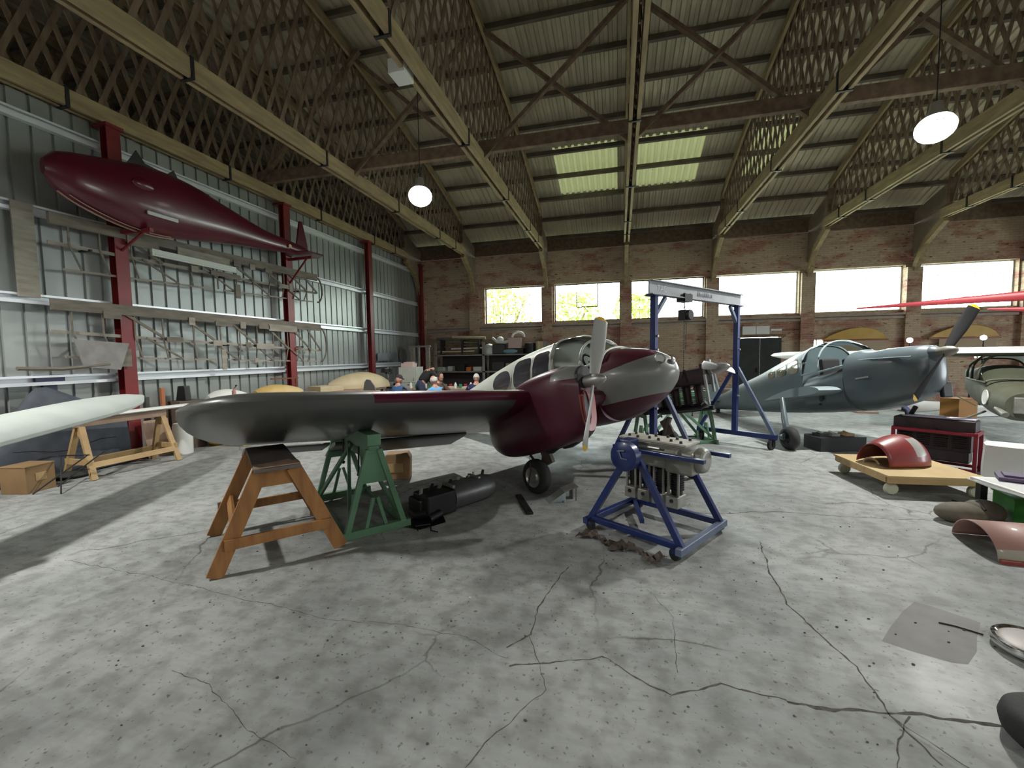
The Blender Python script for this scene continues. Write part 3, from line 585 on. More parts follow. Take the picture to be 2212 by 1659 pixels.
# main gear: leg and wheel, both sides
def gear(y, out):
    g = bpy.data.objects.new('landing_gear', None); COL.objects.link(g); g.parent = G; g.location = (0, y, 0); g.empty_display_size = .1
    b = MB(); b.tube([(.16, .09*out, .62), (.05, .10*out, .40), (.0, .11*out, .20)], [.045, .04, .035], 12); b.box((.10, .10*out, .47), (.14, .05, .26), R=Matrix.Rotation(-.35, 3, 'Y')); b.tube([(.0, .13*out, .2), (.0, -.05*out, .2)], .02, 10); b.build('gear_leg', mat('leg_grey_brown', (.16, .13, .11), .5, metal=.3), g, smooth=True)
    b = MB(); b.tube([(-.22, .02, .62), (-.12, .06*out, .42), (0, .09*out, .28)], .016, 8); b.build('drag_strut', M_iron, g)
    wheel(g, (0, -.02*out, .215), .215, .15)
gear(-E1, 1); gear(E1, -1)
b = MB(); b.tube([(.02, -E1-.1, .55), (.06, -E1-.16, .3), (.02, -E1-.20, .12)], .006, 5); b.build('brake_hose', M_black, G)
# uncowled left engine
N2 = shifted(G, E1)
M_eng = mat('oily_engine', (.028, .017, .019), .45, metal=.3, col2=(.05, .034, .032), scale=9)
b = MB(); b.box((.35, 0, 1.22), (1.05, .34, .26)); b.box((-.15, 0, 1.08), (.12, .55, .75)); b.box((.86, 0, 1.24), (.06, .38, .34)); b.build('crankcase', M_eng, N2, bevel=.02)
for i in range(4):
    b = MB(); x = .08+i*.2
    for q in range(9): b.lathe([(0, 0), (.085, 0), (.085, .008), (0, .008)], (x, 0, .82+q*.031), (0, 0, 1), 16)
    b.tube([(x, 0, .8), (x, 0, 1.1)], .065, 14); b.box((x, 0, .76), (.15, .18, .09)); b.tube([(x, -.11, .8), (x, -.11, 1.1)], .01, 6); b.build('cylinder', M_eng, N2)
b = MB(); b.tube([(-.1, -.16, .74), (.75, -.16, .74), (.85, -.16, .80)], .04, 10); b.tube([(-.1, .16, .70), (.8, .16, .70)], .04, 10); b.build('exhaust_manifold', M_iron, N2, smooth=True)
b = MB(); b.box((.92, 0, 1.2), (.03, .05, .5)); b.box((.9, -.18, 1.0), (.03, .04, .45)); b.lathe([(.06, 0), (.08, 0), (.08, .05), (.05, .08), (0, .08)], (.90, 0, 1.30), (1, 0, 0), 16); b.build('front_plate', M_alu, N2)
propeller(N2, (1.05, 0, 1.30), math.radians(-97), .52, .12, m=M_alu, tip=M_alu)
# tail
b = MB(); sec = [[V((x, -y, z)) for x, z in ((-4.05, 1.26), (-4.25, 1.29), (-4.6, 1.27), (-4.95, 1.25), (-4.6, 1.23), (-4.25, 1.23))] for y in (-1.35, -.7, 0, .7, 1.35)]; b.loft(sec); b.build('tailplane', M_silver, G, smooth=True)
for s in (-1, 1):
    b = MB(); poly = [(-4.02, 1.05), (-4.10, 1.45), (-4.22, 1.68), (-4.40, 1.76), (-4.62, 1.70), (-4.86, 1.45), (-4.92, 1.2), (-4.85, 1.0), (-4.5, .92), (-4.15, .95)]
    b.prism(poly, .06, XZ, (0, s*1.33+.03, 0)); f = b.build('tail_fin', M_under, G, bevel=.02)
    b = MB(); b.tube([(x+.0, s*1.33, z) for x, z in poly[2:7]], .012, 6); b.build('fin_edge', M_silw, f)
b = MB(); b.tube([(-4.3, 0, 1.1), (-4.45, 0, .97)], .03, 8); wheel(G, (-4.45, 0, .93), .10, .06, name='tail_wheel'); b.build('tail_strut', M_iron, G)
# ================= things in the middle of the hangar =================
M_ochre = wood('ochre_stained_wood', (.36, .17, .05), (.25, .11, .035), .6, (1, 6, 1), 3)
M_ply = mat('grey_brown_plank', (.11, .09, .08), .7, col2=(.16, .13, .115), scale=6)
M_green = mat('green_enamel', (.085, .19, .11), .5, col2=(.11, .235, .135), scale=4)
M_pine = wood('raw_pine', (.50, .34, .16), (.40, .26, .12), .6, (1, 5, 1), 3)
M_pinep = wood('pinkish_pine', (.42, .29, .21), (.33, .22, .16), .6, (1, 5, 1), 3)
M_blue = mat('deep_blue_enamel', (.010, .022, .105), .35, col2=(.014, .03, .135), scale=4, coat=.2)
M_bluew = mat('worn_blue_grey_enamel', (.09, .12, .20), .45, col2=(.14, .17, .25), scale=6)
M_cast = mat('cast_alloy', (.33, .33, .30), .5, metal=.5, col2=(.24, .24, .21), scale=7)
M_grey = mat('grey_steel', (.22, .23, .25), .45, metal=.4, col2=(.28, .29, .31), scale=3)
M_card = mat('brown_cardboard', (.30, .19, .09), .8, col2=(.24, .145, .07), scale=3)
def sawhorse(name, label, loc, rz, L, H, spread, topw, m, mt=None, boards=(.09, .032), rails=True, group=None, tw=.03, side_rails=True, inset=.06, rail_h=.42):
    t = thing(name, label, 'trestle', loc, rz, group); w, th = boards; e = L/2-inset
    b = MB(); b.box((0, 0, H-tw/2), (L, topw, tw)); b.build('top_board', mt or m, t, bevel=.004)
    for sx in (-1, 1):
        for sy in (-1, 1):
            b = MB(); b.bar((sx*(e-.02), sy*(topw*.36), H-tw-.005), (sx*(e+.02), sy*spread/2, 0.0), w, th, (0, 1, 0)); o = b.build('leg', m, t)
            o.data.transform(Matrix.Translation((0, 0, .004)))
        b = MB(); b.box((sx*(e-.03), 0, H-tw-.075), (.025, topw*.98, .13)); b.build('apron_board', m, t, bevel=.003)
        if rails: zr = H*.30; yr = (topw*.36)+(spread/2-topw*.36)*(1-zr/H); b = MB(); b.box((sx*(e+.03), 0, zr), (.028, yr*2+.06, .085)); b.build('end_rail', m, t, bevel=.003)
    if side_rails:
        for sy in (-1, 1):
            zr = H*rail_h; yr = (topw*.36)+(spread/2-topw*.36)*(1-zr/H); b = MB(); b.box((0, sy*(yr-.0), zr), (2*e, .028, .085), R=Matrix.Rotation(sy*.35, 3, 'X')); b.build('side_rail', m, t, bevel=.003)
    return t
t = sawhorse('wooden_trestle', 'ochre wooden trestle with a dark grey-brown top, in front of the wing tip', (-3.12, 3.20, 0), math.radians(-40.5), 1.06, .815, .94, .34, M_ochre, M_ply, (.038, .115))
b = MB(); b.box((.44, 0, .818), (.13, .34, .012), R=Matrix.Rotation(.02, 3, 'Y')); b.box((.36, .02, .821), (.05, .2, .008), rz=.3); b.build('split_board_edge', M_pinep, t)
b = MB(); b.box((-.50, .40, .10), (.03, .03, .19)); b.box((-.53, -.30, .24), (.02, .25, .14)); b.build('packing_block', M_pinep, t)
# green steel trestles
def green_trestle(label, loc, rz, first=None):
    t = thing('steel_trestle', label, 'trestle', loc, rz, 'green braced trestles'); L, Sp, H = 1.36, .56, .84
    for sx in (-1, 1):
        x = sx*L/2
        b = MB(); b.prism([(-.055, H), (.055, H), (.13, H-.34), (-.13, H-.34)], .012, YZ, (x-.006, 0, 0)); b.build('apex_plate', M_green, t)
        for sy in (-1, 1):
            b = MB(); b.bar((x, sy*.05, H-.02), (x, sy*Sp/2, .03), .05, .05, (1, 0, 0)); b.build('leg', M_green, t)
            b = MB(); b.bar((x, sy*.02, H*.42), (x, sy*.10, .05), .03, .03, (1, 0, 0)); b.build('inner_strut', M_green, t)
        b = MB(); b.box((x, 0, .035), (.06, Sp+.12, .07)); b.build('foot_rail', M_green, t, bevel=.004)
    for sy in (-1, 1):
        b = MB(); b.bar((-L/2, sy*Sp/2*.9, .07), (.05, sy*.05, H-.06), .045, .03, (0, 1, 0)); b.build('diagonal_brace', M_green, t)
        b = MB(); b.bar((L/2, sy*Sp/2*.9, .07), (-.05, sy*.05, H-.06), .045, .03, (0, 1, 0)); b.build('diagonal_brace', M_green, t)
        b = MB(); b.box((0, sy*Sp/2, .03), (L, .04, .04)); b.build('side_rail', M_green, t)
    b = MB(); b.box((0, 0, H-.02), (L+.02, .09, .07)); b.box((0, 0, H-.10), (L-.3, .02, .14)); b.build('ridge_rail', M_green, t, bevel=.004)
    b = MB(); b.box((.04, 0, H+.075), (L-.02, .13, .11)); b.build('top_beam', M_green, t, bevel=.006)
    b = MB(); b.box((-L/2+.12, 0, H+.145), (.16, .13, .03)); b.build('rubber_pad', M_black, t)
    for x in (-.3, .34): b = MB(); b.tube([(x, -.05, H-.04), (x, -.06, H-.32)], .009, 8); b.ball((x, -.06, H-.33), .02, 8); b.build('jack_screw', M_black, t)
    return t
g0 = green_trestle('green steel trestle under the grey wing, behind the ochre trestle', (-2.80, 4.02, 0), math.radians(-41))
b = MB(); b.tube([(-1.9, 3.68, .006), (-1.98, 3.78, .006), (-1.85, 3.86, .006), (-1.78, 3.72, .006), (-1.70, 3.70, .006)], .006, 6); tag(b.build('cable', M_black), 'short black cable lying on the floor beside the green trestle', 'cable')
g1 = copy_tree(g0); g1.location = (1.02, 8.55, 0); g1.rotation_euler.z = math.radians(25); g1['label'] = 'green steel trestle on the floor behind the nose and blue gantry post'
# brown wooden box with a pale board
t = thing('wooden_block', 'brown wooden block with a pale strip, on the floor behind the green trestle', 'box', (-3.02, 5.32, 0), .35)
b = MB(); b.prism([(-.17, 0), (.17, 0), (.18, .30), (.14, .37), (-.15, .36), (-.18, .28)], .22, XZ, (0, .11, 0)); b.build('body', M_card, t, bevel=.015)
b = MB(); b.box((-.03, -.118, .17), (.22, .02, .12)); b.build('pale_strip', M_pine, t)
# engine unit lying on the floor
t = thing('engine_part', 'black engine with grey curved cover lying on the floor under the wing', 'engine', (-1.78, 4.34, 0), math.radians(58))
b = MB(); 
sec = lambda x, r, zc: [V((x, r*math.cos(a), zc+r*math.sin(a)*.95)) for a in [PI*2*i/20 for i in range(20)]]
b.loft([sec(x, r, .165) for x, r in ((-.08, .155), (.1, .16), (.42, .15), (.50, .13))]); b.build('curved_cover', mat('dark_grey_cover', (.10, .10, .10), .4, metal=.4, col2=(.14, .14, .14), scale=5), t, smooth=True)
b = MB(); b.box((-.26, 0, .15), (.36, .30, .24)); b.box((-.42, .06, .12), (.12, .24, .2)); b.build('engine_block', M_black, t, bevel=.02)
b = MB(); b.tube([(-.44, -.12, .10), (-.50, -.02, .06), (-.48, .12, .07)], .035, 10); b.tube([(-.30, -.17, .08), (-.44, -.17, .05)], .04, 10); b.build('hose', M_black, t, smooth=True)
rnd = random.Random(9)
for i in range(8):
    b = MB(); x = -.42+i*.12; b.tube([(x, .02+rnd.uniform(-.03, .03), .26), (x+.01, .02+rnd.uniform(-.03, .03), .33+rnd.uniform(0, .03))], [.022, .016], 8); b.build('stud', M_cast if i % 2 == 0 else M_iron, t)
b = MB(); b.box((-.10, 0, .30), (.03, .26, .03)); b.box((.28, 0, .315), (.03, .2, .02)); b.build('band', M_cast, t)
b = MB(); b.add([(x, y, .003) for x, y in ((-2.15, 3.75), (-1.9, 3.72), (-1.72, 3.95), (-1.85, 4.15), (-2.1, 4.0))], [(0, 1, 2, 3, 4)]); b.build('oil_patch', mat('black_oil', (.008, .008, .008), .35), floor)
t = thing('flat_bar', 'long black bar lying on the floor behind the black engine', 'bar', (-1.05, 4.62, .012), math.radians(115))
b = MB(); b.box((0, 0, 0), (.62, .07, .024)); b.build('bar', M_black, t, bevel=.004)
# chock
t = thing('wheel_chock', 'pale folded metal wheel chock in front of the main wheel', 'chock', (-.66, 4.86, 0), math.radians(28))
b = MB(); b.prism([(-.17, 0), (.03, 0), (.03, .12)], .16, XZ, (0, .08, 0)); b.build('wedge', mat('pale_chock', (.45, .52, .52), .5), t)
b = MB(); b.box((.04, .08, .07), (.012, .012, .14)); b.box((.16, -.07, .075), (.012, .012, .15)); b.box((.10, 0, .145), (.18, .16, .010), R=Matrix.Rotation(-.25, 3, 'Y')); b.box((.15, .05, .07), (.01, .1, .14)); b.build('bracket', M_cast, t)
b = MB(); b.ball((0, -.085, .012), (.018, .018, .012), 8); b.build('blue_cap', mat('bright_blue_plastic', (.02, .16, .45), .4), t)
# crumpled oily cardboard
rnd = random.Random(21); t = thing('torn_cardboard', 'dark crumpled strip of torn cardboard on the floor beside the blue engine stand', 'debris', (0, 3.72, 0), math.radians(-30))
b = MB(); nx, ny = 26, 7; vs = []
for i in range(nx):
    for j in range(ny):
        x = -.40+.80*i/(nx-1); y = (-.085+.17*j/(ny-1))*(.6+.5*math.sin(i*.55+1)+.2*math.sin(i*1.7)); z = .012+abs(.035*math.sin(i*.8+j*.9)+.02*math.sin(i*2.1-j)); vs.append((x+rnd.uniform(-.008, .008), y+.03*math.sin(i*.5)+rnd.uniform(-.01, .01), z))
b.add(vs, [(i*ny+j, (i+1)*ny+j, (i+1)*ny+j+1, i*ny+j+1) for i in range(nx-1) for j in range(ny-1) if rnd.random() > .1]); b.build('crumpled_sheet', mat('oily_cardboard', (.055, .042, .035), .8, col2=(.11, .085, .07), scale=9), t, solid=.004)
# blue engine stand carrying an engine
ES = thing('engine_stand', 'deep blue engine stand with small castors, in the middle foreground', 'stand', (.33, 4.20, 0), math.radians(-33.6))
X, Y = .46, .385
for sy in (-1, 1):
    for sx in (-1, 1):
        b = MB(); b.bar((sx*.04, sy*Y, .80), (sx*X, sy*Y, .10), .055, .05, (0, 1, 0)); b.build('leg', M_blue, ES, bevel=.004)
    b = MB(); b.box((0, sy*Y, .10), (X*2, .05, .055)); b.build('base_rail', M_blue, ES, bevel=.004)
    b = MB(); b.prism([(-.10, .70), (.10, .70), (.07, .84), (-.07, .84)], .04, XZ, (0, sy*Y+.02, 0)); b.build('head_plate', M_blue, ES)
for sx in (-1, 1): b = MB(); b.box((sx*(X+.01), 0, .085), (.055, Y*2+.16, .06)); b.build('cross_rail', M_blue if sx < 0 else M_bluew, ES, bevel=.004)
b = MB(); b.bar((-X+.02, Y-.02, .09), (-.1, -.05, .07), .04, .04); b.build('loose_arm', M_blue, ES)
for sx in (-1, 1):
    for sy in (-1, 1):
        e = bpy.data.objects.new('castor', None); COL.objects.link(e); e.parent = ES; e.location = (sx*(X-.03), sy*(Y+.045), 0)
        b = MB(); b.lathe([(0, -.02), (.05, -.02), (.052, 0), (.05, .02), (0, .02)], (0, 0, .052), (.3, 1, 0), 20); b.build('castor_wheel', M_iron, e, smooth=True)
        b = MB(); b.box((0, 0, .075), (.05, .055, .03)); b.build('fork', M_blue, e)
b = MB(); b.lathe([(0, 0), (.10, 0), (.13, .03), (.13, .10), (.09, .12), (0, .12)], (-.02, -Y-.02, .80), (0, -1, 0), 28); b.build('rotating_head', M_blue, ES, smooth=True)
b = MB(); b.tube([(-.06, -Y-.15, .85), (.01, -Y-.15, .86)], .007, 6); b.tube([(-.05, -Y-.15, .86), (-.02, -Y-.15, .79), (.04, -Y-.15, .79)], .007, 6); b.build('painted_mark', M_bluew, ES)
b = MB(); b.lathe([(.06, 0), (.085, .01), (.085, .05), (.05, .07), (0, .07)], (-.16, -Y+.10, .83), (-1, -.2, 0), 18); b.box((-.13, -Y+.14, .86), (.12, .16, .10)); b.build('gearbox', M_blue, ES, bevel=.01)
for y, x0, x1, z in ((-.20, -.05, .56, .80), (.17, -.1, .62, .80)): b = MB(); b.box(((x0+x1)/2, y, z), (x1-x0, .05, .035)); b.build('mounting_arm', M_blue, ES, bevel=.003)
# the engine on it
EN = thing('aircraft_engine', 'grey inverted four-cylinder aircraft engine hanging in the blue stand', 'engine', (.36, 4.22, .80), math.radians(-33.6))
b = MB(); b.box((.02, 0, -.07), (.70, .27, .17)); b.lathe([(0, 0), (.10, 0), (.12, .04), (.10, .10), (0, .10)], (.37, 0, -.05), (1, 0, 0), 20); b.box((.27, .02, -.08), (.26, .32, .20)); b.build('crankcase', M_cast, EN, bevel=.03)
b = MB(); b.box((.0, 0, .04), (.64, .24, .07)); b.build('crankcase_upper', M_cast, EN, bevel=.01)
b = MB(); b.box((.0, 0, .085), (.68, .27, .016)); b.build('cover_flange', mat('pale_flange', (.55, .54, .48), .6, col2=(.42, .40, .34), scale=12), EN)
for i in range(6):
    b = MB(); x = -.27+.108*i
    for sy in (-1, 1): b.lathe([(0, .022), (.012, .022), (.015, 0)], (x, sy*(.06+.03*(i % 2)), .093), (0, 0, 1), 10)
    b.build('nut_pair', M_black, EN)
for i in range(4):
    c = bpy.data.objects.new('cylinder', None); COL.objects.link(c); c.parent = EN; c.location = (-.24+.145*i, 0, -.16)
    b = MB(); b.tube([(0, 0, .02), (0, 0, -.24)], .05, 16)
    for q in range(9): b.lathe([(.05, 0), (.064, 0), (.064, .006), (.05, .006)], (0, 0, -.03-q*.021), (0, 0, 1), 18)
    b.build('finned_barrel', M_iron, c, smooth=True)
    b = MB(); b.box((0, -.02, -.30), (.118, .17, .11)); b.build('cylinder_head', M_cast, c, bevel=.008)
    b = MB(); b.lathe([(0, 0), (.018, 0), (.018, .01), (0, .01)], (0, -.102, -.285), (0, -1, 0), 12); b.build('port', M_black, c)
    for sx in (-1, 1): b = MB(); b.box((sx*.046, -.072, -.13), (.020, .022, .26)); b.build('pushrod_tube', M_cast, c, bevel=.004)
b = MB(); b.box((-.02, .12, -.03), (.55, .07, .10)); b.lathe([(0, 0), (.05, 0), (.06, .03), (.06, .12), (0, .12)], (.28, -.14, .0), (-1, 0, 0), 16); b.build('accessory_case', M_cast, EN, bevel=.01)
b = MB(); b.tube([(-.30, -.15, .03), (.1, -.15, .03)], .012, 8); b.tube([(.1, -.15, -.02), (.35, -.15, -.02)], .009, 8); b.build('oil_pipe', M_alu, EN)
# blue gantry hoist
GN = thing('mobile_gantry', 'tall blue mobile lifting gantry with a grey cross beam', 'gantry', (1.28, 7.52, 0), math.radians(52.4))
gz = 2.53
for sx in (-1, 1):
    x = sx*1.30
    b = MB(); b.box((x, 0, (gz+.24)/2), (.085, .085, gz-.24)); b.build('post', M_blue, GN, bevel=.006)
    b = MB(); b.box((x, 0, .22), (.085, 1.42, .085)); b.build('base_rail', M_blue, GN, bevel=.006)
    for sy in (-1, 1):
        b = MB(); b.bar((x, sy*.03, 1.42), (x, sy*.66, .25), .055, .055, (1, 0, 0)); b.build('stay', M_blue if sy > 0 else M_bluew, GN)
        e = bpy.data.objects.new('castor', None); COL.objects.link(e); e.parent = GN; e.location = (x, sy*.64, 0); e.rotation_euler.z = .5*sy+sx*.3
        b = MB(); b.lathe([(0, -.025), (.03, -.03), (.075, -.028), (.09, -.02), (.09, .02), (.075, .028), (.03, .03), (0, .025)], (-.03, 0, .09), (0, 1, 0), 24); b.build('castor_wheel', M_iron, e, smooth=True)
        b = MB(); b.box((-.015, -.037, .12), (.06, .008, .12)); b.box((-.015, .037, .12), (.06, .008, .12)); b.box((0, 0, .172), (.09, .09, .012)); b.build('fork', M_iron, e)
    b = MB(); b.bar((x, 0, 2.22), (x-sx*.28, 0, gz-.01), .05, .05, (0, 1, 0)); b.build('knee_brace', M_bluew, GN)
    b = MB(); b.box((x, 0, gz+.0), (.24, .16, .016)); b.build('cap_plate', M_blue, GN)
    for q, zz in enumerate((.9, 1.3, 1.75, 1.95)): b = MB(); b.lathe([(0, 0), (.018, 0), (.018, .03), (0, .03)], (x, -.042, zz), (0, -1, 0), 10); b.build('pin', M_alu, GN)
b = MB(); b.box((0, 0, gz+.018), (2.86, .12, .014)); b.box((0, 0, gz+.208), (2.86, .12, .014)); b.box((0, 0, gz+.112), (2.86, .012, .19)); gb = b.build('cross_beam', M_grey, GN)
def text(s, size, loc, rz, parent, m, name='lettering', ext=.002, rx=PI/2):
    c = bpy.data.curves.new('font', 'FONT'); c.body = s; c.size = size; c.extrude = ext; q = bpy.data.objects.new('font', c); me = bpy.data.meshes.new_from_object(q); bpy.data.objects.remove(q); me.materials.clear(); me.materials.append(m); o = bpy.data.objects.new(name, me); COL.objects.link(o); o.location = loc; o.rotation_euler = (rx, 0, rz); o.parent = parent; return o
M_let = mat('pale_stencil_paint', (.50, .52, .56), .5)
text('TAC', .13, (-1.25, -.008, gz+.07), 0, gb, M_let)
b = MB(); rnd = random.Random(2); x = -.12
for i in range(9): b.tube([(x, -.009, gz+.07), (x+.02, -.009, gz+.12+rnd.uniform(0, .03)), (x+.035, -.009, gz+.08)], .005, 5); x += .055
b.build('faint_marking', M_let, gb)
H = thing('chain_hoist', 'dark chain hoist hanging from the gantry beam', 'hoist', (.985, 7.15, 0), math.radians(52.4))
b = MB(); b.box((0, 0, gz-.01), (.26, .10, .05)); 
for sx in (-1, 1):
    for sy in (-1, 1): b.lathe([(0, -.01), (.035, -.01), (.035, .01), (0, .01)], (sx*.08, sy*.045, gz+.06), (0, 1, 0), 14)
for sy in (-1, 1): b.box((0, sy*.068, gz+.02), (.22, .010, .12))
b.build('trolley', M_iron, H)
b = MB(); b.tube([(0, 0, gz-.03), (0, 0, gz-.08), (.02, 0, gz-.11), (0, 0, gz-.14), (-.02, 0, gz-.11)], .010, 6); b.build('hook', M_cast, H)
b = MB(); b.box((0, 0, gz-.24), (.16, .13, .16)); b.lathe([(0, 0), (.08, 0), (.08, .05), (0, .05)], (0, -.065, gz-.24), (0, -1, 0), 18); b.build('chain_block', M_iron, H, bevel=.01)
def chain(b, p, q, r=.012):
    p, q = V(p), V(q); n = int((q-p).length/.03)
    for i in range(n):
        c = p.lerp(q, (i+.5)/n); b.bar(c-V((0, 0, .012)), c+V((0, 0, .012)), r if i % 2 else r*.5, r*.5 if i % 2 else r)
    return b
b = MB(); chain(b, (0, 0, gz-.32), (0, 0, 1.42)); b.build('lifting_chain', M_iron, H)
b = MB(); chain(b, (.06, 0, gz-.30), (.05, 0, 1.75), .009); b.build('hand_chain', M_iron, H)
b = MB(); b.tube([(0, 0, 1.44), (.26, -.20, 1.36)], .010, 6); b.tube([(0, 0, 1.44), (-.04, .02, 1.30)], .010, 6); b.build('sling', M_iron, H)
# ================= left side: ribbed wall and what stands before it =================
HF = thing('aircraft_fuselage', 'dark crimson wingless fuselage hung high on the ribbed wall, fin to the right', 'fuselage', (-7.72, 0, 0))
M_crim = mat('crimson_fabric', (.075, .003, .013), .32, col2=(.095, .005, .018), scale=1.5, coat=.25)
ST = [(4.28, .05, 4.30, 4.52, 2), (4.40, .17, 4.15, 4.66, 2), (4.7, .27, 4.00, 4.75, 2.2), (5.2, .33, 3.87, 4.86, 2.4), (5.7, .34, 3.84, 4.95, 2.4), (6.3, .31, 3.91, 4.93, 2.4), (7.0, .26, 4.03, 4.78, 2.4), (8.0, .18, 4.15, 4.58, 2.2), (9.0, .10, 4.26, 4.52, 2), (9.45, .04, 4.30, 4.46, 2)]
b = MB(); xs = [q[0] for q in ST]; f = lambda j, x: cr(xs, [q[j] for q in ST], x)
b.loft([[V((p.y, x, p.z)) for p in supers(x, f(1, x), f(2, x), f(3, x), 2.3, 28)] for x in [4.28+5.17*i/40 for i in range(41)]]); b.build('fuselage_shell', M_crim, HF, smooth=True)
b = MB(); b.tube([(0, x, f(2, x)-.008) for x in [4.42+1.6*i/14 for i in range(15)]], .016, 6); b.tube([(.10, x, f(2, x)-.0) for x in [4.5+1.4*i/14 for i in range(15)]], .008, 6); b.build('keel_strip', mat('brown_strip', (.35, .22, .17), .5), HF, smooth='all')
b = MB(); b.prism([(9.02, 4.42), (9.16, 5.10), (9.26, 5.12), (9.42, 4.55), (9.42, 4.30), (9.02, 4.34)], .04, YZ, (-.02, 0, 0)); b.build('fin', M_crim, HF, bevel=.01)
b = MB(); b.prism([(.42, 8.95), (.46, 9.45), (.2, 9.6), (-.2, 9.6), (-.33, 9.45), (-.33, 8.95), (0, 8.85)], .035, Matrix.Identity(3), (.0, 0, 4.28)); b.build('tailplane', M_crim, HF, bevel=.01)
b = MB(); b.box((.33, 5.62, 4.10), (.02, .50, .07), R=Matrix.Rotation(.0, 3, 'X')); b.build('silver_step', M_alu, HF, bevel=.01)
b = MB(); b.ball((.315, 5.35, 4.52), (.06, .17, .09), 16); b.build('blister_fairing', M_crim, HF, smooth='all')
b = MB(); b.lathe([(0, 0), (.045, 0), (.045, .01), (0, .01)], (.16, 8.65, 4.36), (1, 0, 0), 16); b.build('inspection_disc', mat('cream_disc', (.6, .5, .3), .5), HF)
b = MB(); b.prism([(5.35, 4.9), (5.5, 5.16), (5.62, 5.0), (5.98, 4.96), (6.1, 5.08), (6.2, 4.9)], .02, YZ, (-.01, 0, 0)); b.build('windscreen_fin', M_dark, HF)
for y in (5.45, 9.22):
    b = MB(); b.bar((-.45, y, 3.86 if y < 6 else 4.2), (.35, y, 3.84 if y < 6 else 4.22), .06, .06); b.bar((-.45, y, 3.5), (.2, y, 3.84 if y < 6 else 4.2), .03, .03); tag(b.build('wall_bracket', M_red, loc=(-7.78, 0, 0)), 'red steel bracket under the %s of the hanging crimson fuselage' % ('nose' if y < 6 else 'tail'), 'bracket', 'wall brackets')
# bare wing frames
M_bare = wood('dusty_spruce', (.20, .175, .14), (.13, .115, .09), .75, (5, 1, 5), 3)
M_bare2 = wood('pale_dusty_spruce', (.34, .31, .26), (.24, .22, .18), .75, (5, 1, 5), 3)
M_ghost = mat('grey_fabric_scrap', (.27, .26, .25), .8, col2=(.2, .19, .18), scale=5)
def wing_frame(label, x, A, B, zsp, zlo, tip, gus, seed):
    # A, B: (y, z) of the top plank's ends; zsp/zlo: spar and lower edge heights at both ends
    t = thing('wing_skeleton', label, 'wing frame', (x, 0, 0), group='bare wing frames on the ribbed wall'); rnd = random.Random(seed)
    L = lambda p, q, u: V((0, p[0]+(q[0]-p[0])*u, p[1]+(q[1]-p[1])*u))
    b = MB(); b.bar(L(A, B, 0), L(A, B, 1), .17, .06, (1, 0, 0)); b.build('leading_plank', M_bare, t, bevel=.004)
    s0, s1 = (A[0], zsp[0]), (B[0], zsp[1]); b = MB(); b.bar(L(s0, s1, 0)+V((-.05, 0, 0)), L(s0, s1, 1)+V((-.05, 0, 0)), .05, .03, (1, 0, 0)); b.build('main_spar', M_bare2, t)
    l0, l1 = (A[0]+.15, zlo[0]), (B[0]-.15, zlo[1]); b = MB(); b.bar(L(l0, l1, 0)+V((-.05, 0, 0)), L(l0, l1, .45)+V((-.05, 0, 0)), .035, .02, (1, 0, 0)); b.bar(L(l0, l1, .5)+V((-.05, 0, 0)), L(l0, l1, 1)+V((-.05, 0, 0)), .03, .02, (1, 0, 0)); b.build('trailing_spar', M_bare2, t)
    for u in (.15, .33, .50, .66, .80, .90):
        b = MB(); b.bar(L(A, B, u), L(s0, s1, min(1, u+.13)), .045, .02, (1, 0, 0)); b.build('diagonal_brace', M_bare, t)
    for u in (.22, .44, .62, .8):
        b = MB(); b.bar(L(s0, s1, u), L(l0, l1, min(1, u+.10)), .03, .02, (1, 0, 0)); b.build('rib_stub', M_bare, t)
    for u in (.04, .11, .19, .27, .37, .47, .55, .63, .71, .79, .86, .93):
        b = MB(); p = L(A, B, u); s_ = L(s0, s1, u); b.bar(p, s_, .024, .014, (1, 0, 0)); b.bar(s_, L(l0, l1, u), .024, .014, (1, 0, 0)); b.build('rib', M_bare, t)
    for i, (u, lv, w, h) in enumerate(gus):
        P = [L(A, B, u)-V((0, 0, .10)), L(s0, s1, u), L(l0, l1, u)][lv]; b = MB(); b.box(P+V((.045, 0, 0)), (.012, w, h)); b.build('plywood_gusset', M_bare2 if i % 2 else M_bare, t)
    b = MB(); e = tip; cy = B[0]; zt, zb = B[1], zlo[1]
    pts = [V((0, cy+e*math.sin(a)*.9, (zt+zb)/2+(zt-zb)/2*math.cos(a))) for a in [PI*i/10 for i in range(11)]]; b.tube(pts, .022, 6); b.build('tip_bow', M_bare, t, smooth='all')
    for y in (A[0]+.5, (A[0]+B[0])/2, B[0]-.7): b = MB(); b.box((-.12, y, zsp[0]-.03+(zsp[1]-zsp[0])*.5), (.26, .03, .03)); b.build('hanging_peg', M_iron, t)
    return t
wing_frame('bare wooden wing frame on the ribbed wall, the upper one under the fuselage', -8.10, (4.5, 3.82), (10.2, 3.92), (3.47, 3.50), (3.1, 3.25), .22, [(.22, 0, .5, .16), (.42, 0, 1.1, .14), (.55, 0, .18, .12), (.62, 0, .14, .12), (.7, 0, .2, .1), (.38, 1, .14, .12), (.5, 1, .7, .10), (.78, 1, .3, .1), (.55, 2, .12, .30), (.82, 1, .1, .2)], 1)
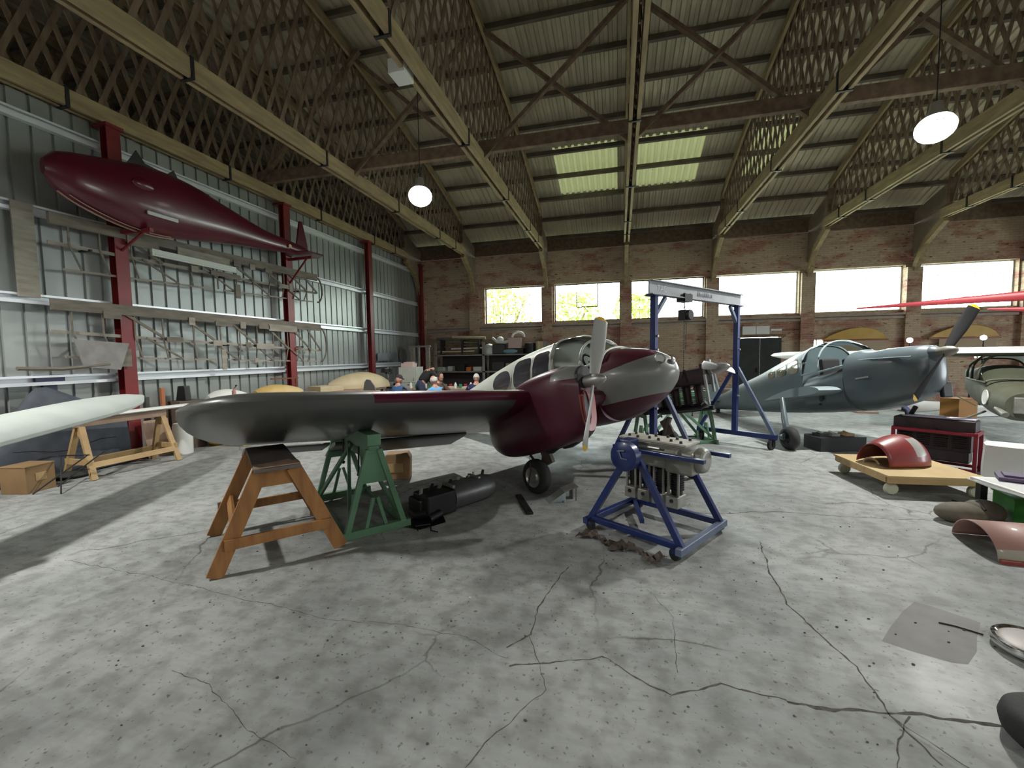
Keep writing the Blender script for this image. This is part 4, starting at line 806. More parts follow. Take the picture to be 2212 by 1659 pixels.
wing_frame('bare wooden wing frame on the ribbed wall, the lower one with pale gussets', -8.10, (4.45, 2.56), (10.25, 2.55), (2.16, 1.92), (1.78, 1.62), .26, [(.13, 0, .25, .12), (.36, 0, .12, .15), (.48, 0, .4, .10), (.56, 0, .14, .14), (.66, 0, .3, .1), (.76, 0, .9, .16), (.3, 1, .30, .10), (.45, 1, .2, .12), (.58, 1, .14, .12), (.66, 1, .5, .12), (.85, 1, .12, .1), (.47, 2, .10, .42), (.12, 2, .35, .30), (.62, 2, .1, .1)], 2)
b = MB(); b.box((0, 0, 0), (.03, .24, 1.35)); tag(b.build('upright_plank', M_bare2, loc=(-8.285, 4.32, 3.32), bevel=.004), 'wide pale upright plank at the left end of the upper wing frame', 'plank')
b = MB(); b.prism([(4.75, 1.62), (5.25, 1.56), (5.4, 2.0), (4.65, 2.05)], .02, YZ, (-8.05, 0, 0)); tag(b.build('fabric_panel', M_ghost), 'grey triangular fabric panel hanging at the left under the lower wing frame', 'panel')
b = MB(); b.box((0, 0, 0), (.05, 1.7, .12)); b.box((.03, 0, -.03), (.02, 1.6, .01)); tag(b.build('long_batten', M_silw, loc=(-8.02, 6.7, 3.62)), 'pale grey grooved batten on the upper wing frame', 'batten')
b = MB(); b.tube([(-8.05, 4.0, 1.62), (-8.05, 4.5, 1.60), (-8.05, 5.1, 1.66)], .03, 6); tag(b.build('bent_pole', M_bare), 'dusty bent pole lying along the lowest wall rail at left', 'pole')
b = MB(); b.box((0, 0, .75), (.06, .16, 1.5)); b.box((.02, 0, 1.46), (.06, .34, .10)); tag(b.build('blue_post', mat('dark_blue_purple_paint', (.045, .035, .09), .5), loc=(-8.375, 4.5, 0)), 'dark blue-purple post with a cross head against the ribbed wall at left', 'post')
# wooden sawhorse and the parts on it
sawhorse('long_sawhorse', 'long raw pine sawhorse at left with white wing edges lying on it', (-7.58, 4.93, 0), PI/2, 1.25, .86, .58, .10, M_pine, M_pinep, (.075, .04), tw=.10, inset=.04, rail_h=.24)
b = MB(); secs = [[V((.0+px*.9, y, pz)) for px, pz in [(.15*math.cos(a), .030*math.sin(a)+.03) for a in [2*PI*i/16 for i in range(16)]]] for y in (-.85, 0, .85)]; b.loft(secs); tag(b.build('wing_edge_section', M_white, loc=(-7.60, 5.12, .862), smooth=True), 'long white thin panel lying along the pine sawhorse', 'panel')
W2 = thing('pale_wing', 'pale grey-white wing with a rounded tip reaching in from the left edge', 'wing', (0, 0, 0)); b = MB(); secs = []
for i in range(15):
    u = i/14; p = V((-4.9, .9, .96)).lerp(V((-6.72, 4.62, 1.20)), u); q = max(0, (u-.72)/.28); sh = math.sqrt(max(.02, 1-q*q)); c = .62*sh; d = V((-.88, -.42, .20)).normalized(); nrm = V((-.15, .10, 1)).normalized()
    secs.append([p+d*(px-.31*sh)*1.0+nrm*pz*1.25 for px, pz in foil(c, .24, 10, .02)])
b.loft(secs); b.build('wing_skin', mat('pale_green_grey_dope', (.52, .57, .54), .45, col2=(.58, .63, .60), scale=3), W2, smooth=True)
sawhorse('sawhorse', 'pine sawhorse under the pale wing beyond the left edge', (-5.25, 1.75, 0), 1.1, .9, .84, .6, .12, M_pine, group=None)
TC = thing('covered_cowling', 'dark slate-blue rounded cowling standing against the ribbed wall at left', 'cowling', (-8.11, 4.6, 0)); b = MB(); secs = []
for i in range(15):
    u = i/14; y = -1.0+u*1.68; r = math.sin(PI*min(1, .10+.45*u*1.0)) if u < .5 else 1-.35*((u-.5)/.5)**1.5; r = max(.15, math.sin(min(PI/2, (u+.03)*3.2))) * (1-.42*max(0, u-.35)/.65)
    secs.append([V((.22*math.cos(a)*r, y, .02+max(0, 1.40*r*math.sin(a))**1.0)) for a in [PI*k/14 for k in range(15)]]+[V((-.22*r, y, .0))])
b.loft(secs); b.build('shell', mat('slate_blue_cloth', (.055, .065, .085), .7, col2=(.08, .09, .11), scale=6), TC, smooth=True)
b = MB(); b.tube([(.235, y, .45+.05*math.sin(y*6)) for y in [-.8+i*.2 for i in range(7)]], .006, 5); b.build('seam', M_dark, TC)
b = MB(); b.box((0, 0, .17), (.36, .34, .34)); b.box((.0, 0, .35), (.37, .35, .02)); o = b.build('cardboard_box', M_card, loc=(-7.62, 3.80, 0), bevel=.006); o.rotation_euler.z = .2; tag(o, 'brown cardboard box on the floor at the left edge', 'box')
b = MB(); b.box((.185, .0, .2), (.01, .12, .1)); b.build('pale_patch', M_pine, o)
t = thing('folded_chair', 'thin dark folded metal frame leaning beside the pine sawhorse', 'chair', (-7.18, 3.92, 0), .3)
for k, (p, q) in enumerate((((-.2, -.2, .01), (.15, .2, .42)), ((.15, -.2, .01), (-.2, .2, .42)), ((-.2, .12, .01), (.15, .45, .42)), ((-.22, .2, .42), (.17, .2, .42)))): b = MB(); b.tube([p, q], .009, 8); b.build('frame_tube', M_iron, t)
t = thing('wheel_on_floor', 'dark wheel with tyre lying in the shade under the pale wing', 'wheel', (-7.95, 4.42, .02)); 
b = MB(); b.lathe([(.16, .0), (.26, .0), (.30, .05), (.26, .10), (.16, .10), (.16, 0)], (0, 0, 0), (.1, 0, 1), 24); b.build('tyre', M_tyre, t, smooth=True); b = MB(); b.lathe([(0, .03), (.16, .03), (.16, .07), (0, .07)], n=18); b.build('rim', M_iron, t)
b = MB(); b.box((0, 0, .6), (.05, .06, 1.2)); tag(b.build('orange_batten', mat('orange_wood', (.42, .16, .07), .6), loc=(-8.2, 6.0, 0)), 'orange-brown upright batten behind the wing tip', 'batten')
b = MB(); b.prism([(-.12, 0), (.12, 0), (.10, .28), (-.06, .28)], .12, XZ, (0, .06, 0)); o = b.build('black_bin', M_black, loc=(-8.15, 6.35, .93), bevel=.01); tag(o, 'black plastic tub on the tool chest just left of the wing tip', 'tub')
b = MB(); b.box((0, 0, .465), (.34, .5, .93)); b.box((.172, 0, .7), (.01, .44, .12)); b.box((.172, 0, .45), (.01, .44, .25)); tag(b.build('tool_chest', mat('dull_brown_chest', (.12, .09, .07), .7), loc=(-8.17, 6.4, 0), bevel=.006), 'dull brown tool chest behind the wing tip by the ribbed wall', 'chest')
b = MB(); b.loft([[V((.13*r*math.cos(a), .16*r*math.sin(a), z)) for a in [2*PI*i/18 for i in range(18)]] for z, r in ((0.0, .95), (.25, 1.0), (.5, 1.02), (.56, .9))]); tag(b.build('white_drum', M_white, loc=(-7.75, 5.98, 0), smooth=True), 'white plastic drum on the floor under the wing tip', 'drum')
b = MB(); b.box((0, 0, .33), (.03, .42, .66)); o = b.build('leaning_board', M_pinep, loc=(-7.95, 5.72, 0)); o.rotation_euler.y = -.12; tag(o, 'pinkish board leaning behind the pine sawhorse', 'board')
b = MB(); b.ball((0, 0, .16), (.20, .24, .17), 16); b.ball((.03, .1, .25), (.12, .12, .12), 12); tag(b.build('yellow_bag', M_yel, loc=(-7.82, 6.75, 0), smooth='all'), 'yellow bundle on the floor under the wing tip', 'bag')
sawhorse('small_sawhorse', 'small pine sawhorse under the wing, the one beside the yellow bundle', (-7.15, 7.0, 0), .9, .5, .62, .42, .10, M_pine, side_rails=False, group='small pine sawhorses')
sawhorse('small_sawhorse', 'small pine sawhorse under the wing, behind the ochre trestle', (-6.45, 7.45, 0), .4, .5, .62, .42, .10, M_pine, side_rails=False, group='small pine sawhorses')
b = MB(); b.box((0, 0, .006), (.9, .6, .010)); o = b.build('card_sheet', M_card, loc=(-7.35, 7.9, 0)); o.rotation_euler.z = .5; tag(o, 'brown cardboard sheet flat on the floor between the small sawhorses', 'cardboard')
b = MB(); b.box((0, 0, .008), (.5, .35, .012)); o = b.build('card_sheet', mat('pale_card', (.55, .48, .40), .8), loc=(-6.7, 8.3, .0)); o.rotation_euler.z = -.3; tag(o, 'pale card sheet on the floor behind the small sawhorses', 'cardboard')
def table(name, label, loc, rz, L, Wd, H, m, ml=None):
    t = thing(name, label, 'table', loc, rz); b = MB(); b.box((0, 0, H-.02), (L, Wd, .04)); b.build('table_top', m, t, bevel=.004)
    for sx in (-1, 1):
        for sy in (-1, 1): b = MB(); b.box((sx*(L/2-.06), sy*(Wd/2-.06), (H-.04)/2), (.06, .06, H-.04)); b.build('leg', ml or m, t)
    return t
table('work_table', 'low wooden work table holding white and yellow fairings', (-7.72, 7.9, 0), PI/2, 2.3, .8, .88, M_pinep)
def shell(name, label, loc, rz, L, r, h, m, cat, k=12, sharp=1.0, open_=False):
    b = MB(); secs = []
    for i in range(k+1):
        u = i/k; q = math.sin(PI*(.06+.88*u))**.55*(1-.35*sharp*u); secs.append([V((-L/2+L*u, r*q*math.cos(a), h*q*math.sin(a)+.005)) for a in [PI*j/12 for j in range(13)]])
    b.loft(secs); o = b.build(name, m, loc=loc, smooth=True); o.rotation_euler.z = rz; return tag(o, label, cat)
M_cream = mat('cream_dope', (.60, .50, .30), .5, col2=(.66, .57, .38), scale=3)
shell('white_fairing', 'white rounded fairing on the work table behind the wing tip', (-7.95, 7.15, .882), 1.3, .8, .28, .24, M_white, 'fairing')
shell('yellow_fairing', 'yellow-ochre rounded fairing on the work table against the ribbed wall', (-7.8, 8.35, .882), 1.4, 1.2, .32, .26, mat('yellow_ochre_dope', (.55, .38, .12), .55, col2=(.62, .47, .22), scale=3), 'fairing')
b = MB(); b.bar((0, -.35, .36), (0, .5, .34), .03, .03); b.bar((0, .42, .34), (0, .44, .0), .03, .03); tag(b.build('rusty_bracket', mat('rust', (.17, .06, .03), .8), loc=(-7.78, 8.45, .883)), 'rusty angle bracket standing over the yellow fairing', 'bracket')
b = MB(); b.tube([(0, 0, 0), (.02, -.03, .18), (.04, .02, .30)], [.05, .035, .02], 8); tag(b.build('pink_duct', mat('pinkish_rubber', (.45, .26, .22), .6), loc=(-7.62, 6.98, .882), smooth=True), 'pinkish curved duct beside the white fairing', 'duct')
table('trestle_table', 'trestle table holding the cream fairing', (-7.6, 10.75, 0), 1.3, 2.0, .9, .80, M_pinep)
shell('cream_fairing', 'large cream fairing lying on a table between two red columns', (-7.55, 11.15, .802), 1.0, 1.8, .42, .42, M_cream, 'fairing', sharp=-.6)
b = MB(); b.box((0, 0, .075), (.75, .5, .15)); o = b.build('cream_board', M_cream, loc=(-7.8, 10.0, .802)); o.rotation_euler.z = 1.35; tag(o, 'flat cream board left of the large cream fairing', 'board')
# ================= right side =================
M_bg = mat('blue_grey_paint', (.085, .115, .132), .40, col2=(.11, .145, .16), scale=1.5, coat=.15)
M_bg2 = mat('pale_blue_grey_paint', (.27, .34, .36), .42)
a2 = math.radians(73); s2, c2 = math.sin(a2), math.cos(a2); TH2 = math.radians(11)
PX, PY = 2.88+1.22*s2, 8.2+1.22*c2
P2 = thing('grey_aircraft', 'blue-grey single-engined aircraft without wings, black propeller raised, at the right', 'aircraft', (PX, PY, 0), rot=(0, -TH2, -a2))
F2 = [(-4.9, .03, 1.02, 1.22, 2), (-4.2, .13, .96, 1.36, 2.1), (-3.2, .25, .86, 1.52, 2.3), (-2.2, .37, .76, 1.66, 2.4), (-1.4, .47, .70, 1.80, 2.5), (-.7, .53, .66, 1.90, 2.6), (-.2, .54, .64, 1.92, 2.6), (.2, .53, .64, 1.72, 2.6), (.6, .46, .64, 1.60, 3.0), (1.0, .38, .70, 1.57, 3.0), (1.30, .29, .78, 1.54, 2.8), (1.46, .20, .88, 1.51, 2.5), (1.50, .13, 1.0, 1.48, 2.3)]
b = MB(); body(b, F2, -4.9, -.45, 36, 28); b.build('rear_fuselage', M_bg, P2, smooth=True)
b = MB(); body(b, F2, .42, 1.50, 36, 16); b.build('engine_cowling', M_bg, P2, smooth=True)
FM2 = [(-.45, .54, .65, 1.36, 3.2), (0, .54, .64, 1.38, 3.2), (.42, .505, .63, 1.46, 3.0)]
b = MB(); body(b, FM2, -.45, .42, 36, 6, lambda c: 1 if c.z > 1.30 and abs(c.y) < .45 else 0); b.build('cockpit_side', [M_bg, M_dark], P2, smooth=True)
CW2 = [(-.45, .53, .66, 1.925, 2.5), (-.2, .53, .66, 1.95, 2.4), (.1, .50, .66, 1.86, 2.2), (.42, .42, .66, 1.64, 2.0)]
canopy(P2, CW2, -.45, .42, lambda x: 1.36+.1*max(0, x), M_canopy, M_bg2, hoops=(0, .45, 1), tr=.018)
b = MB(); b.box((-.15, -.22, 1.4), (.1, .34, .42)); b.box((-.15, .22, 1.4), (.1, .34, .42)); b.build('seat', M_dark, P2, bevel=.03)
for side in (-1, 1):
    for (x0, x1, z0, z1) in ((-.86, -.56, 1.42, 1.72), (-1.26, -.92, 1.42, 1.68), (-1.60, -1.32, 1.44, 1.60)):
        vs, fs = side_panel(F2, x0, x1, z0, z1, side, .006, 3.5, skew=-.3); b = MB(); b.add(vs, fs); b.build('side_pane', mat('painted_light_pane', (.38, .36, .27), .1, spec=.8, col2=(.18, .17, .13), scale=3), P2, smooth='all')  # opaque pane, the light showing in it is put into its pale colour
b = MB(); b.tube([(.45, -.40, 1.47), (.9, -.36, 1.42), (1.4, -.27, 1.36)], .010, 6); b.build('cowl_hinge', M_bg2, P2)
b = MB(); b.box((.75, -.468, 1.14), (.22, .02, .025)); b.build('cowl_handle', M_alu, P2)
b = MB(); b.box((-.05, -.56, .78), (.03, .03, .03)); b.lathe([(0, 0), (.05, 0), (.05, .01), (0, .01)], (-.02, -.545, .88), (0, -1, 0), 14); b.build('side_fitting', M_black, P2)
b = MB(); secs = [list(reversed(wing_sec(-y, .40, .99, 1.45, .11, math.radians(2)))) for y in (.35, .6, .92)]; b.loft(secs); b.build('wing_stub', M_bg2, P2, smooth=True)
b = MB(); secs = [wing_sec(y, .40, .99, 1.45, .11, math.radians(2)) for y in (.35, .6, .92)]; b.loft(secs); b.build('wing_stub', M_bg2, P2, smooth=True)
b = MB(); b.lathe([(.12, -.05), (.12, 0), (.09, .05), (.07, .07)], (1.49, 0, 1.38), (1, 0, 0), 24); b.lathe([(0, .10), (.06, .10), (.07, .0)], (1.50, 0, 1.38), (1, 0, 0), 18); b.build('nose_ring', M_bg, P2, smooth=True)
b = MB(); b.box((1.42, .16, .86), (.06, .16, .22)); b.build('air_intake', M_black, P2, bevel=.02)
b = MB(); b.tube([(1.2, -.1, .64), (1.1, -.1, .52), (.98, -.1, .50)], .03, 10); b.build('exhaust_pipe', M_iron, P2, smooth=True)
propeller(P2, (1.63, 0, 1.38), math.radians(-40), .88, .15, m=mat('matt_black_blade', (.010, .010, .011), .8, spec=.2), tip=M_yel, mb=M_cast, boss=.075)
for s in (-1, 1):
    g = bpy.data.objects.new('landing_gear', None); COL.objects.link(g); g.parent = P2; g.location = (0, s*1.22, 0); g.empty_display_size = .1
    b = MB(); b.tube([(-.30, -.15*s, .92), (-.12, -.03*s, .55), (-.05, 0, .26)], [.035, .05, .055], 12); b.tube([(-.05, 0, .27), (-.05, .12*s, .22), (0, .10*s, .19)], [.05, .04, .03], 10); b.build('gear_leg', M_bg if s < 0 else mat('dark_blue_leg', (.05, .06, .14), .45), g, smooth=True)
    wheel(g, (0, 0, .20), .20, .15, M_iron)
b = MB(); sec = [[V((x, -y, z)) for x, z in ((-4.1, 1.2), (-4.3, 1.23), (-4.9, 1.19), (-4.3, 1.17))] for y in (-1.2, 0, 1.2)]; b.loft(sec); b.build('tailplane', M_bg2, P2, smooth=True)
b = MB(); b.prism([(-4.2, 1.2), (-4.5, 2.0), (-4.8, 2.05), (-4.98, 1.4), (-4.9, 1.05), (-4.3, 1.05)], .05, XZ, (0, .025, 0)); b.build('tail_fin', M_bg2, P2, bevel=.015)
b = MB(); b.tube([(-4.4, 0, 1.0), (-4.5, 0, .95)], .03, 8); wheel(P2, (-4.5, 0, .96), .09, .06, name='tail_wheel'); b.build('tail_strut', M_iron, P2)
# white wing with rounded tip behind
t = thing('white_wing', 'white wing with a rounded tip and a faint red mark, behind the grey aircraft', 'wing', (0, 0, 0)); b = MB(); secs = []
for i in range(14):
    u = i/13; x = 4.25+2.6*u; q = max(0, (.25-u)/.25); sh = math.sqrt(max(.02, 1-q*q)); c = 1.2*sh; secs.append([V((x, 13.7+(px-.6*sh), 1.58+pz+.16*(px-.6*sh))) for px, pz in foil(c, .13, 10, .02)])
b.loft(secs); b.build('wing_skin', M_white, t, smooth=True); b = MB(); b.lathe([(.09, 0), (.14, 0)], (5.4, 13.65, 1.69), (0, 0, 1), 20); b.build('red_ring', mat('faded_red_mark', (.55, .15, .12), .6), t)
for x, y in ((4.9, 13.55), (6.5, 13.6)): b = MB(); b.box((x, y, .78), (.06, .06, 1.56)); b.box((x, y, .02), (.5, .5, .04)); b.build('wing_stand_post', M_pinep, t)
# olive high-wing aircraft at the right edge
M_ol = mat('olive_drab', (.085, .09, .06), .6, col2=(.11, .115, .08), scale=3)
O = thing('olive_aircraft', 'olive aircraft with white upper surfaces and a cabin, at the right edge', 'aircraft', (7.0, 9.9, 0), math.radians(-116))
FO = [(-4.0, .08, 1.0, 1.2, 2), (-2.2, .28, .75, 1.25, 2.2), (-1.0, .40, .60, 1.35, 2.6), (.3, .42, .55, 1.36, 2.8), (.8, .40, .52, 1.12, 2.6), (1.3, .34, .50, 1.05, 2.4), (1.55, .26, .56, .98, 2.2)]
b = MB(); body(b, FO, -4.0, 1.55, 32, 24); b.build('fuselage', M_ol, O, smooth=True)
CO = [(-.9, .40, .6, 1.50, 3), (-.3, .42, .6, 1.60, 3), (.4, .41, .6, 1.58, 3), (.8, .37, .6, 1.16, 2.6)]
canopy(O, CO, -.9, .8, lambda x: 1.10, M_canopy, M_ol, hoops=(0, .4, .75, 1), tr=.02, name='cabin_glazing')
b = MB(); secs = [wing_sec(y, .55, 1.62, 1.5, .12, math.radians(2)) for y in (-1.7, -1.5, -1, 0, 1, 2.2)]; b.loft(secs); b.build('wing', paint('olive_white_wing', (.10, .105, .07), [((.80, .80, .80), [(.0, 0, 1, 1.62)])], .45, 0), O, smooth=True)
for s in (-1, 1):
    b = MB(); b.bar((.2, s*.40, .62), (.1, s*1.8, 1.56), .02, .06, (1, 0, 0)); b.build('wing_strut', M_ol, O)
    b = MB(); b.bar((.4, s*.3, .55), (.5, s*.8, .25), .03, .05, (1, 0, 0)); b.build('gear_leg', M_ol, O); wheel(O, (.5, s*.88, .22), .22, .15)
b = MB(); b.lathe([(.10, .01), (.13, .015), (.13, 0)], (.95, -.39, .85), (.12, -1, .05), 20); b.lathe([(0, .012), (.10, .01)], (.95, -.39, .85), (.12, -1, .05), 20); b.build('round_marking', M_white, O)
b = MB(); b.box((1.45, 0, .78), (.35, .34, .26)); b.tube([(1.3, -.3, .7), (1.6, -.25, .62)], .05, 10); b.build('exposed_engine', M_cast, O, bevel=.02)
wheel(O, (-3.9, 0, .12), .12, .07, name='tail_wheel'); b = MB(); b.tube([(-3.7, 0, 1.05), (-3.9, 0, .15)], .02, 8); b.build('tail_strut', M_iron, O)
# long red blades on a stand beyond the edge, and yellow wing tips on the brick wall
M_redb = mat('faded_red_paint', (.34, .035, .045), .45)
for k, (p, q, lb) in enumerate((((5.06, 11.0, 2.62), (8.0, 8.42, 2.60), 'long thin red blade reaching in across the sixth window, the upper one'), ((6.55, 9.75, 2.42), (8.05, 8.44, 2.22), 'shorter red blade at the right edge under the long one'))):
    b = MB(); d = (V(q)-V(p)); secs = []
    for i in range(9): u = i/8; w = (.02+.09*min(1, u*1.6)); c = V(p)+d*u; secs.append([c+V((.0, w*math.cos(a)*.5, w*math.sin(a)*.8)) for a in [2*PI*j/12 for j in range(12)]])
    b.loft(secs); tag(b.build('red_rotor', M_redb, smooth=True), lb, 'rotor', 'red blades at the right edge')
t = thing('blade_rack', 'steel rack carrying the red blades beyond the right edge', 'rack', (8.08, 8.32, 0))
b = MB(); b.box((0, 0, 1.3), (.08, .08, 2.6)); b.build('rack_post', M_iron, t); b = MB(); b.box((0, 0, .03), (.8, .8, .06)); b.build('rack_foot', M_iron, t); b = MB(); b.box((-.05, 0, 2.5), (.3, .1, .2)); b.build('rack_arm', M_iron, t)
for k, (x, lb) in enumerate(((7.75, 'yellow wing tip hung on the brick wall above the grey canopy'), (10.75, 'yellow wing tip hung on the brick wall behind the raised black blade'))):
    t = thing('yellow_wing_tip', lb, 'wing tip', (x, 16.86, 2.08), group='yellow wing tips on the brick wall')
    b = MB(); n = 14; poly = [(-.95, 0), (.92, 0)]+[(.92-1.87*i/n, .40*math.sin(PI*(i/n)**.8)**.8 if 0 < i < n else 0.02) for i in range(1, n)]; b.prism(poly, .07, XZ, (0, .035, 0)); b.build('skin', mat('mustard_paint', (.50, .30, .045), .5, col2=(.56, .36, .09), scale=3), t, bevel=.02)
    b = MB(); b.box((0, .0, -.03), (1.9, .05, .04)); b.build('bottom_edge', M_primer, t)
    b = MB(); b.box((.1, .02, -.28), (1.5, .03, .5)); b.build('pale_panel', mat('tan_board', (.42, .33, .22), .7), t)
for (x, y, z, lb) in ((7.72, 14.0, 1.96, 'small bright work lamp on a stand above the grey canopy'), (9.75, 14.6, 2.0, 'small bright work lamp on a stand behind the grey nose')):
    t = thing('work_lamp', lb, 'lamp', (x, y, 0), group='work lamps on stands'); b = MB(); b.ball((0, 0, z), .07, 12); b.build('bulb', mat('work_lamp_glow', (1, 1, 1), .5, emis=(1, .85, .78), estr=14), t, smooth='all')
    b = MB(); b.tube([(0, 0, 0.02), (0, 0, z-.06)], .014, 8); b.build('pole', M_iron, t); b = MB(); b.lathe([(0, 0), (.2, 0), (.18, .025), (0, .03)], n=18); b.build('base', M_iron, t)
# boxes and pipes on the brick wall
b = MB(); b.box((0, 0, 0), (.43, .14, .30)); o = b.build('wall_cabinet', M_white, loc=(4.49, 16.9, 2.47), bevel=.008); tag(o, 'pale wall box above the black door, left of the pair', 'box', 'pale boxes over the door'); o2 = o.copy(); COL.objects.link(o2); o2.location.x = 4.93; o2['label'] = 'pale wall box above the black door, right of the pair'
b = MB(); b.box((0, 0, 0), (.34, .06, .07)); tag(b.build('tube_light', M_white, loc=(5.38, 16.93, 2.47)), 'short white tube fitting on the brick wall right of the pale boxes', 'light fitting')
b = MB(); b.tube([(5.55, 16.94, 2.46), (6.32, 16.94, 2.46), (6.32, 16.94, 2.0)], .012, 6); tag(b.build('conduit', M_black), 'thin black conduit bending down the brick wall right of the door', 'conduit')
# battery tray
t = thing('battery_tray', 'black open tray of parts on the floor beside the grey wheel', 'tray', (3.62, 8.42, 0), .25)
b = MB(); b.box((0, 0, .12), (.78, .42, .24)); b.build('tray', M_black, t, bevel=.01)
for i, x in enumerate((-.25, -.05, .2)): b = MB(); b.box((x, .0, .26), (.14, .2, .04)); b.tube([(x, -.1, .27), (x+.03, .1, .29)], .015, 6); b.build('part_inside', (M_black, M_cast, M_pine)[i], t)
# plywood dolly with red cowling
D = thing('plywood_dolly', 'low plywood dolly on white castors carrying a red cowling', 'dolly', (3.49, 6.33, 0), math.radians(4))
b = MB(); b.box((0, 0, .235), (1.02, 1.12, .022)); b.build('deck', mat('plywood', (.52, .40, .20), .65, col2=(.45, .33, .16), scale=3), D)
for sy in (-1, 1): b = MB(); b.box((0, sy*.53, .19), (.98, .05, .07)); b.build('frame_batten', M_pine, D)
for sx in (-1, 1): b = MB(); b.box((sx*.48, 0, .19), (.05, 1.0, .07)); b.build('cross_batten', M_pine, D)
for sx in (-1, 1):
    for sy in (-1, 1):
        b = MB(); b.lathe([(0, -.03), (.06, -.03), (.072, -.015), (.072, .015), (.06, .03), (0, .03)], (sx*.42, sy*.46, .072), (0, 1, .0), 20); c = b.build('castor_wheel', mat('cream_castor', (.55, .55, .42), .5), D, smooth=True); b = MB(); b.box((sx*.42, sy*.46, .15), (.08, .08, .012)); b.box((sx*.42, sy*.46+.038, .11), (.05, .006, .08)); b.build('castor_fork', M_alu, c)
RC = thing('red_cowling', 'dull red open engine cowling with a silver patch lying on the plywood dolly', 'cowling', (3.45, 6.42, .248), math.radians(25)); b = MB(); secs = []
for i in range(15):
    u = i/14; x = -.36+.74*u; r = .27*(.72+.28*math.sin(min(PI/2, u*2.6))); r *= 1 if u < .5 else math.sqrt(max(.10, 1-((u-.5)/.52)**2)); secs.append([V((x, r*1.05*math.cos(a), r*1.36*math.sin(a))) for a in [PI*(.02+.96*j/18) for j in range(19)]])
b.loft(secs, closed=False, cap=False); b.build('shell', paint('dull_red_paint', (.27, .045, .045), [((.42, .42, .40), [(0, -.6, .8, .27), (1, 0, 0, -.02), (-1, 0, 0, -.15), (0, 0, -1, -.34)])], .4, 0), RC, smooth='all', solid=.012)
b = MB(); b.tube([V((-.36, .02, 0))+V((0, .10*math.cos(a), .08*math.sin(a))) for a in [PI*j/8 for j in range(9)]], .012, 6); b.build('torn_edge', M_pinep, RC)
# engine in a red frame
R_ = thing('red_stand', 'red tubular frame around a black engine behind the plywood dolly', 'frame', (4.40, 7.32, 0), math.radians(-41)); Mrf = mat('crimson_frame_paint', (.24, .015, .035), .4)
for sx in (-1, 1):
    for sy in (-1, 1): b = MB(); b.box((sx*.42, sy*.19, .275), (.04, .04, .55)); b.build('leg', Mrf, R_)
    b = MB(); b.box((sx*.42, 0, .55), (.04, .40, .045)); b.build('end_rail', Mrf, R_)
for sy in (-1, 1): b = MB(); b.box((0, sy*.19, .55), (.86, .04, .04)); b.build('side_rail', Mrf, R_); b = MB(); b.box((0, sy*.19, .06), (.86, .04, .04)); b.build('lower_rail', Mrf, R_)
EB = thing('black_engine', 'black in-line engine with a violet-white top cover resting in the red frame', 'engine', (4.44, 7.34, .57), math.radians(-41)); EB.scale = (.74, .80, .86)
b = MB(); b.box((-.05, 0, .06), (1.15, .36, .22)); b.box((-.05, 0, -.16), (1.05, .30, .36)); b.box((-.05, 0, -.42), (1.0, .26, .20)); b.build('block', mat('sooty_black', (.02, .014, .018), .5, col2=(.04, .025, .03), scale=8), EB, bevel=.02)
b = MB(); b.box((.0, 0, .185), (1.0, .26, .02)); b.build('top_cover', mat('violet_white_cover', (.50, .48, .62), .4), EB, bevel=.006)
for i in range(4):
    b = MB()
    for q in range(8): b.box((-.43+.25*i, -.17, -.28+q*.035), (.19, .05, .01))
    b.build('cylinder_fins', M_iron, EB)
b = MB(); b.tube([(-.45, -.05, .17), (-.48, -.05, .26), (-.54, -.05, .28)], .02, 8); b.build('breather_pipe', M_black, EB, smooth=True)
b = MB(); b.box((0, 0, .005), (.05, .50, .03)); b.build('cross_bearer', M_iron, EB)
# white sheeted cabinet, table with papers, green crate
t = thing('white_crate', 'tall white sheeted box standing right of the red engine frame', 'box', (4.72, 6.55, 0), math.radians(-35)); b = MB(); b.loft([[V((x*(1+.03*math.sin(z*9)), y, z)) for x, y in ((-.22, -.2), (0, -.23), (.22, -.2), (.25, 0), (.22, .2), (0, .22), (-.22, .2), (-.24, 0))] for z in (0, .12, .24, .36, .46, .50)]); b.build('sheet', mat('white_sheet', (.60, .61, .60), .6, col2=(.68, .69, .68), scale=2), t, smooth=True)
WT = table('parts_table', 'low table spread with a white cloth at the right edge', (3.97, 4.97, 0), math.radians(3), .95, .66, .40, M_white, M_iron)
b = MB(); vs = []; nx, ny = 14, 9
for i in range(nx):
    for j in range(ny): x, y = -.50+1.0*i/(nx-1), -.35+.70*j/(ny-1); e = max(abs(x)/.50, abs(y)/.35); vs.append((x, y, .408+.006*math.sin(i*1.3+j)-(.04 if e > .97 else 0)))
b.add(vs, [(i*ny+j, (i+1)*ny+j, (i+1)*ny+j+1, i*ny+j+1) for i in range(nx-1) for j in range(ny-1)]); o = b.build('white_cloth', mat('white_cloth', (.66, .67, .68), .8), loc=(3.97, 4.97, 0), smooth='all', solid=.004); o.rotation_euler.z = math.radians(3); tag(o, 'white cloth spread over the low table at the right edge', 'cloth')
b = MB(); b.box((0, 0, .02), (.5, .28, .03)); b.box((.0, 0, .045), (.42, .2, .02)); o = b.build('purple_tray', mat('dull_purple', (.10, .07, .14), .6), loc=(3.86, 5.08, .418)); o.rotation_euler.z = -.5; tag(o, 'dull purple flat part on the white cloth', 'part')
shell('yellow_edged_fairing', 'pale fairing with a yellow edge on the white cloth table', (4.12, 5.14, .42), -.3, .46, .14, .10, paint('pale_with_yellow', (.50, .50, .52), [((.6, .45, .08), [(-1, 0, 0, .18)])], .5, 0), 'fairing')
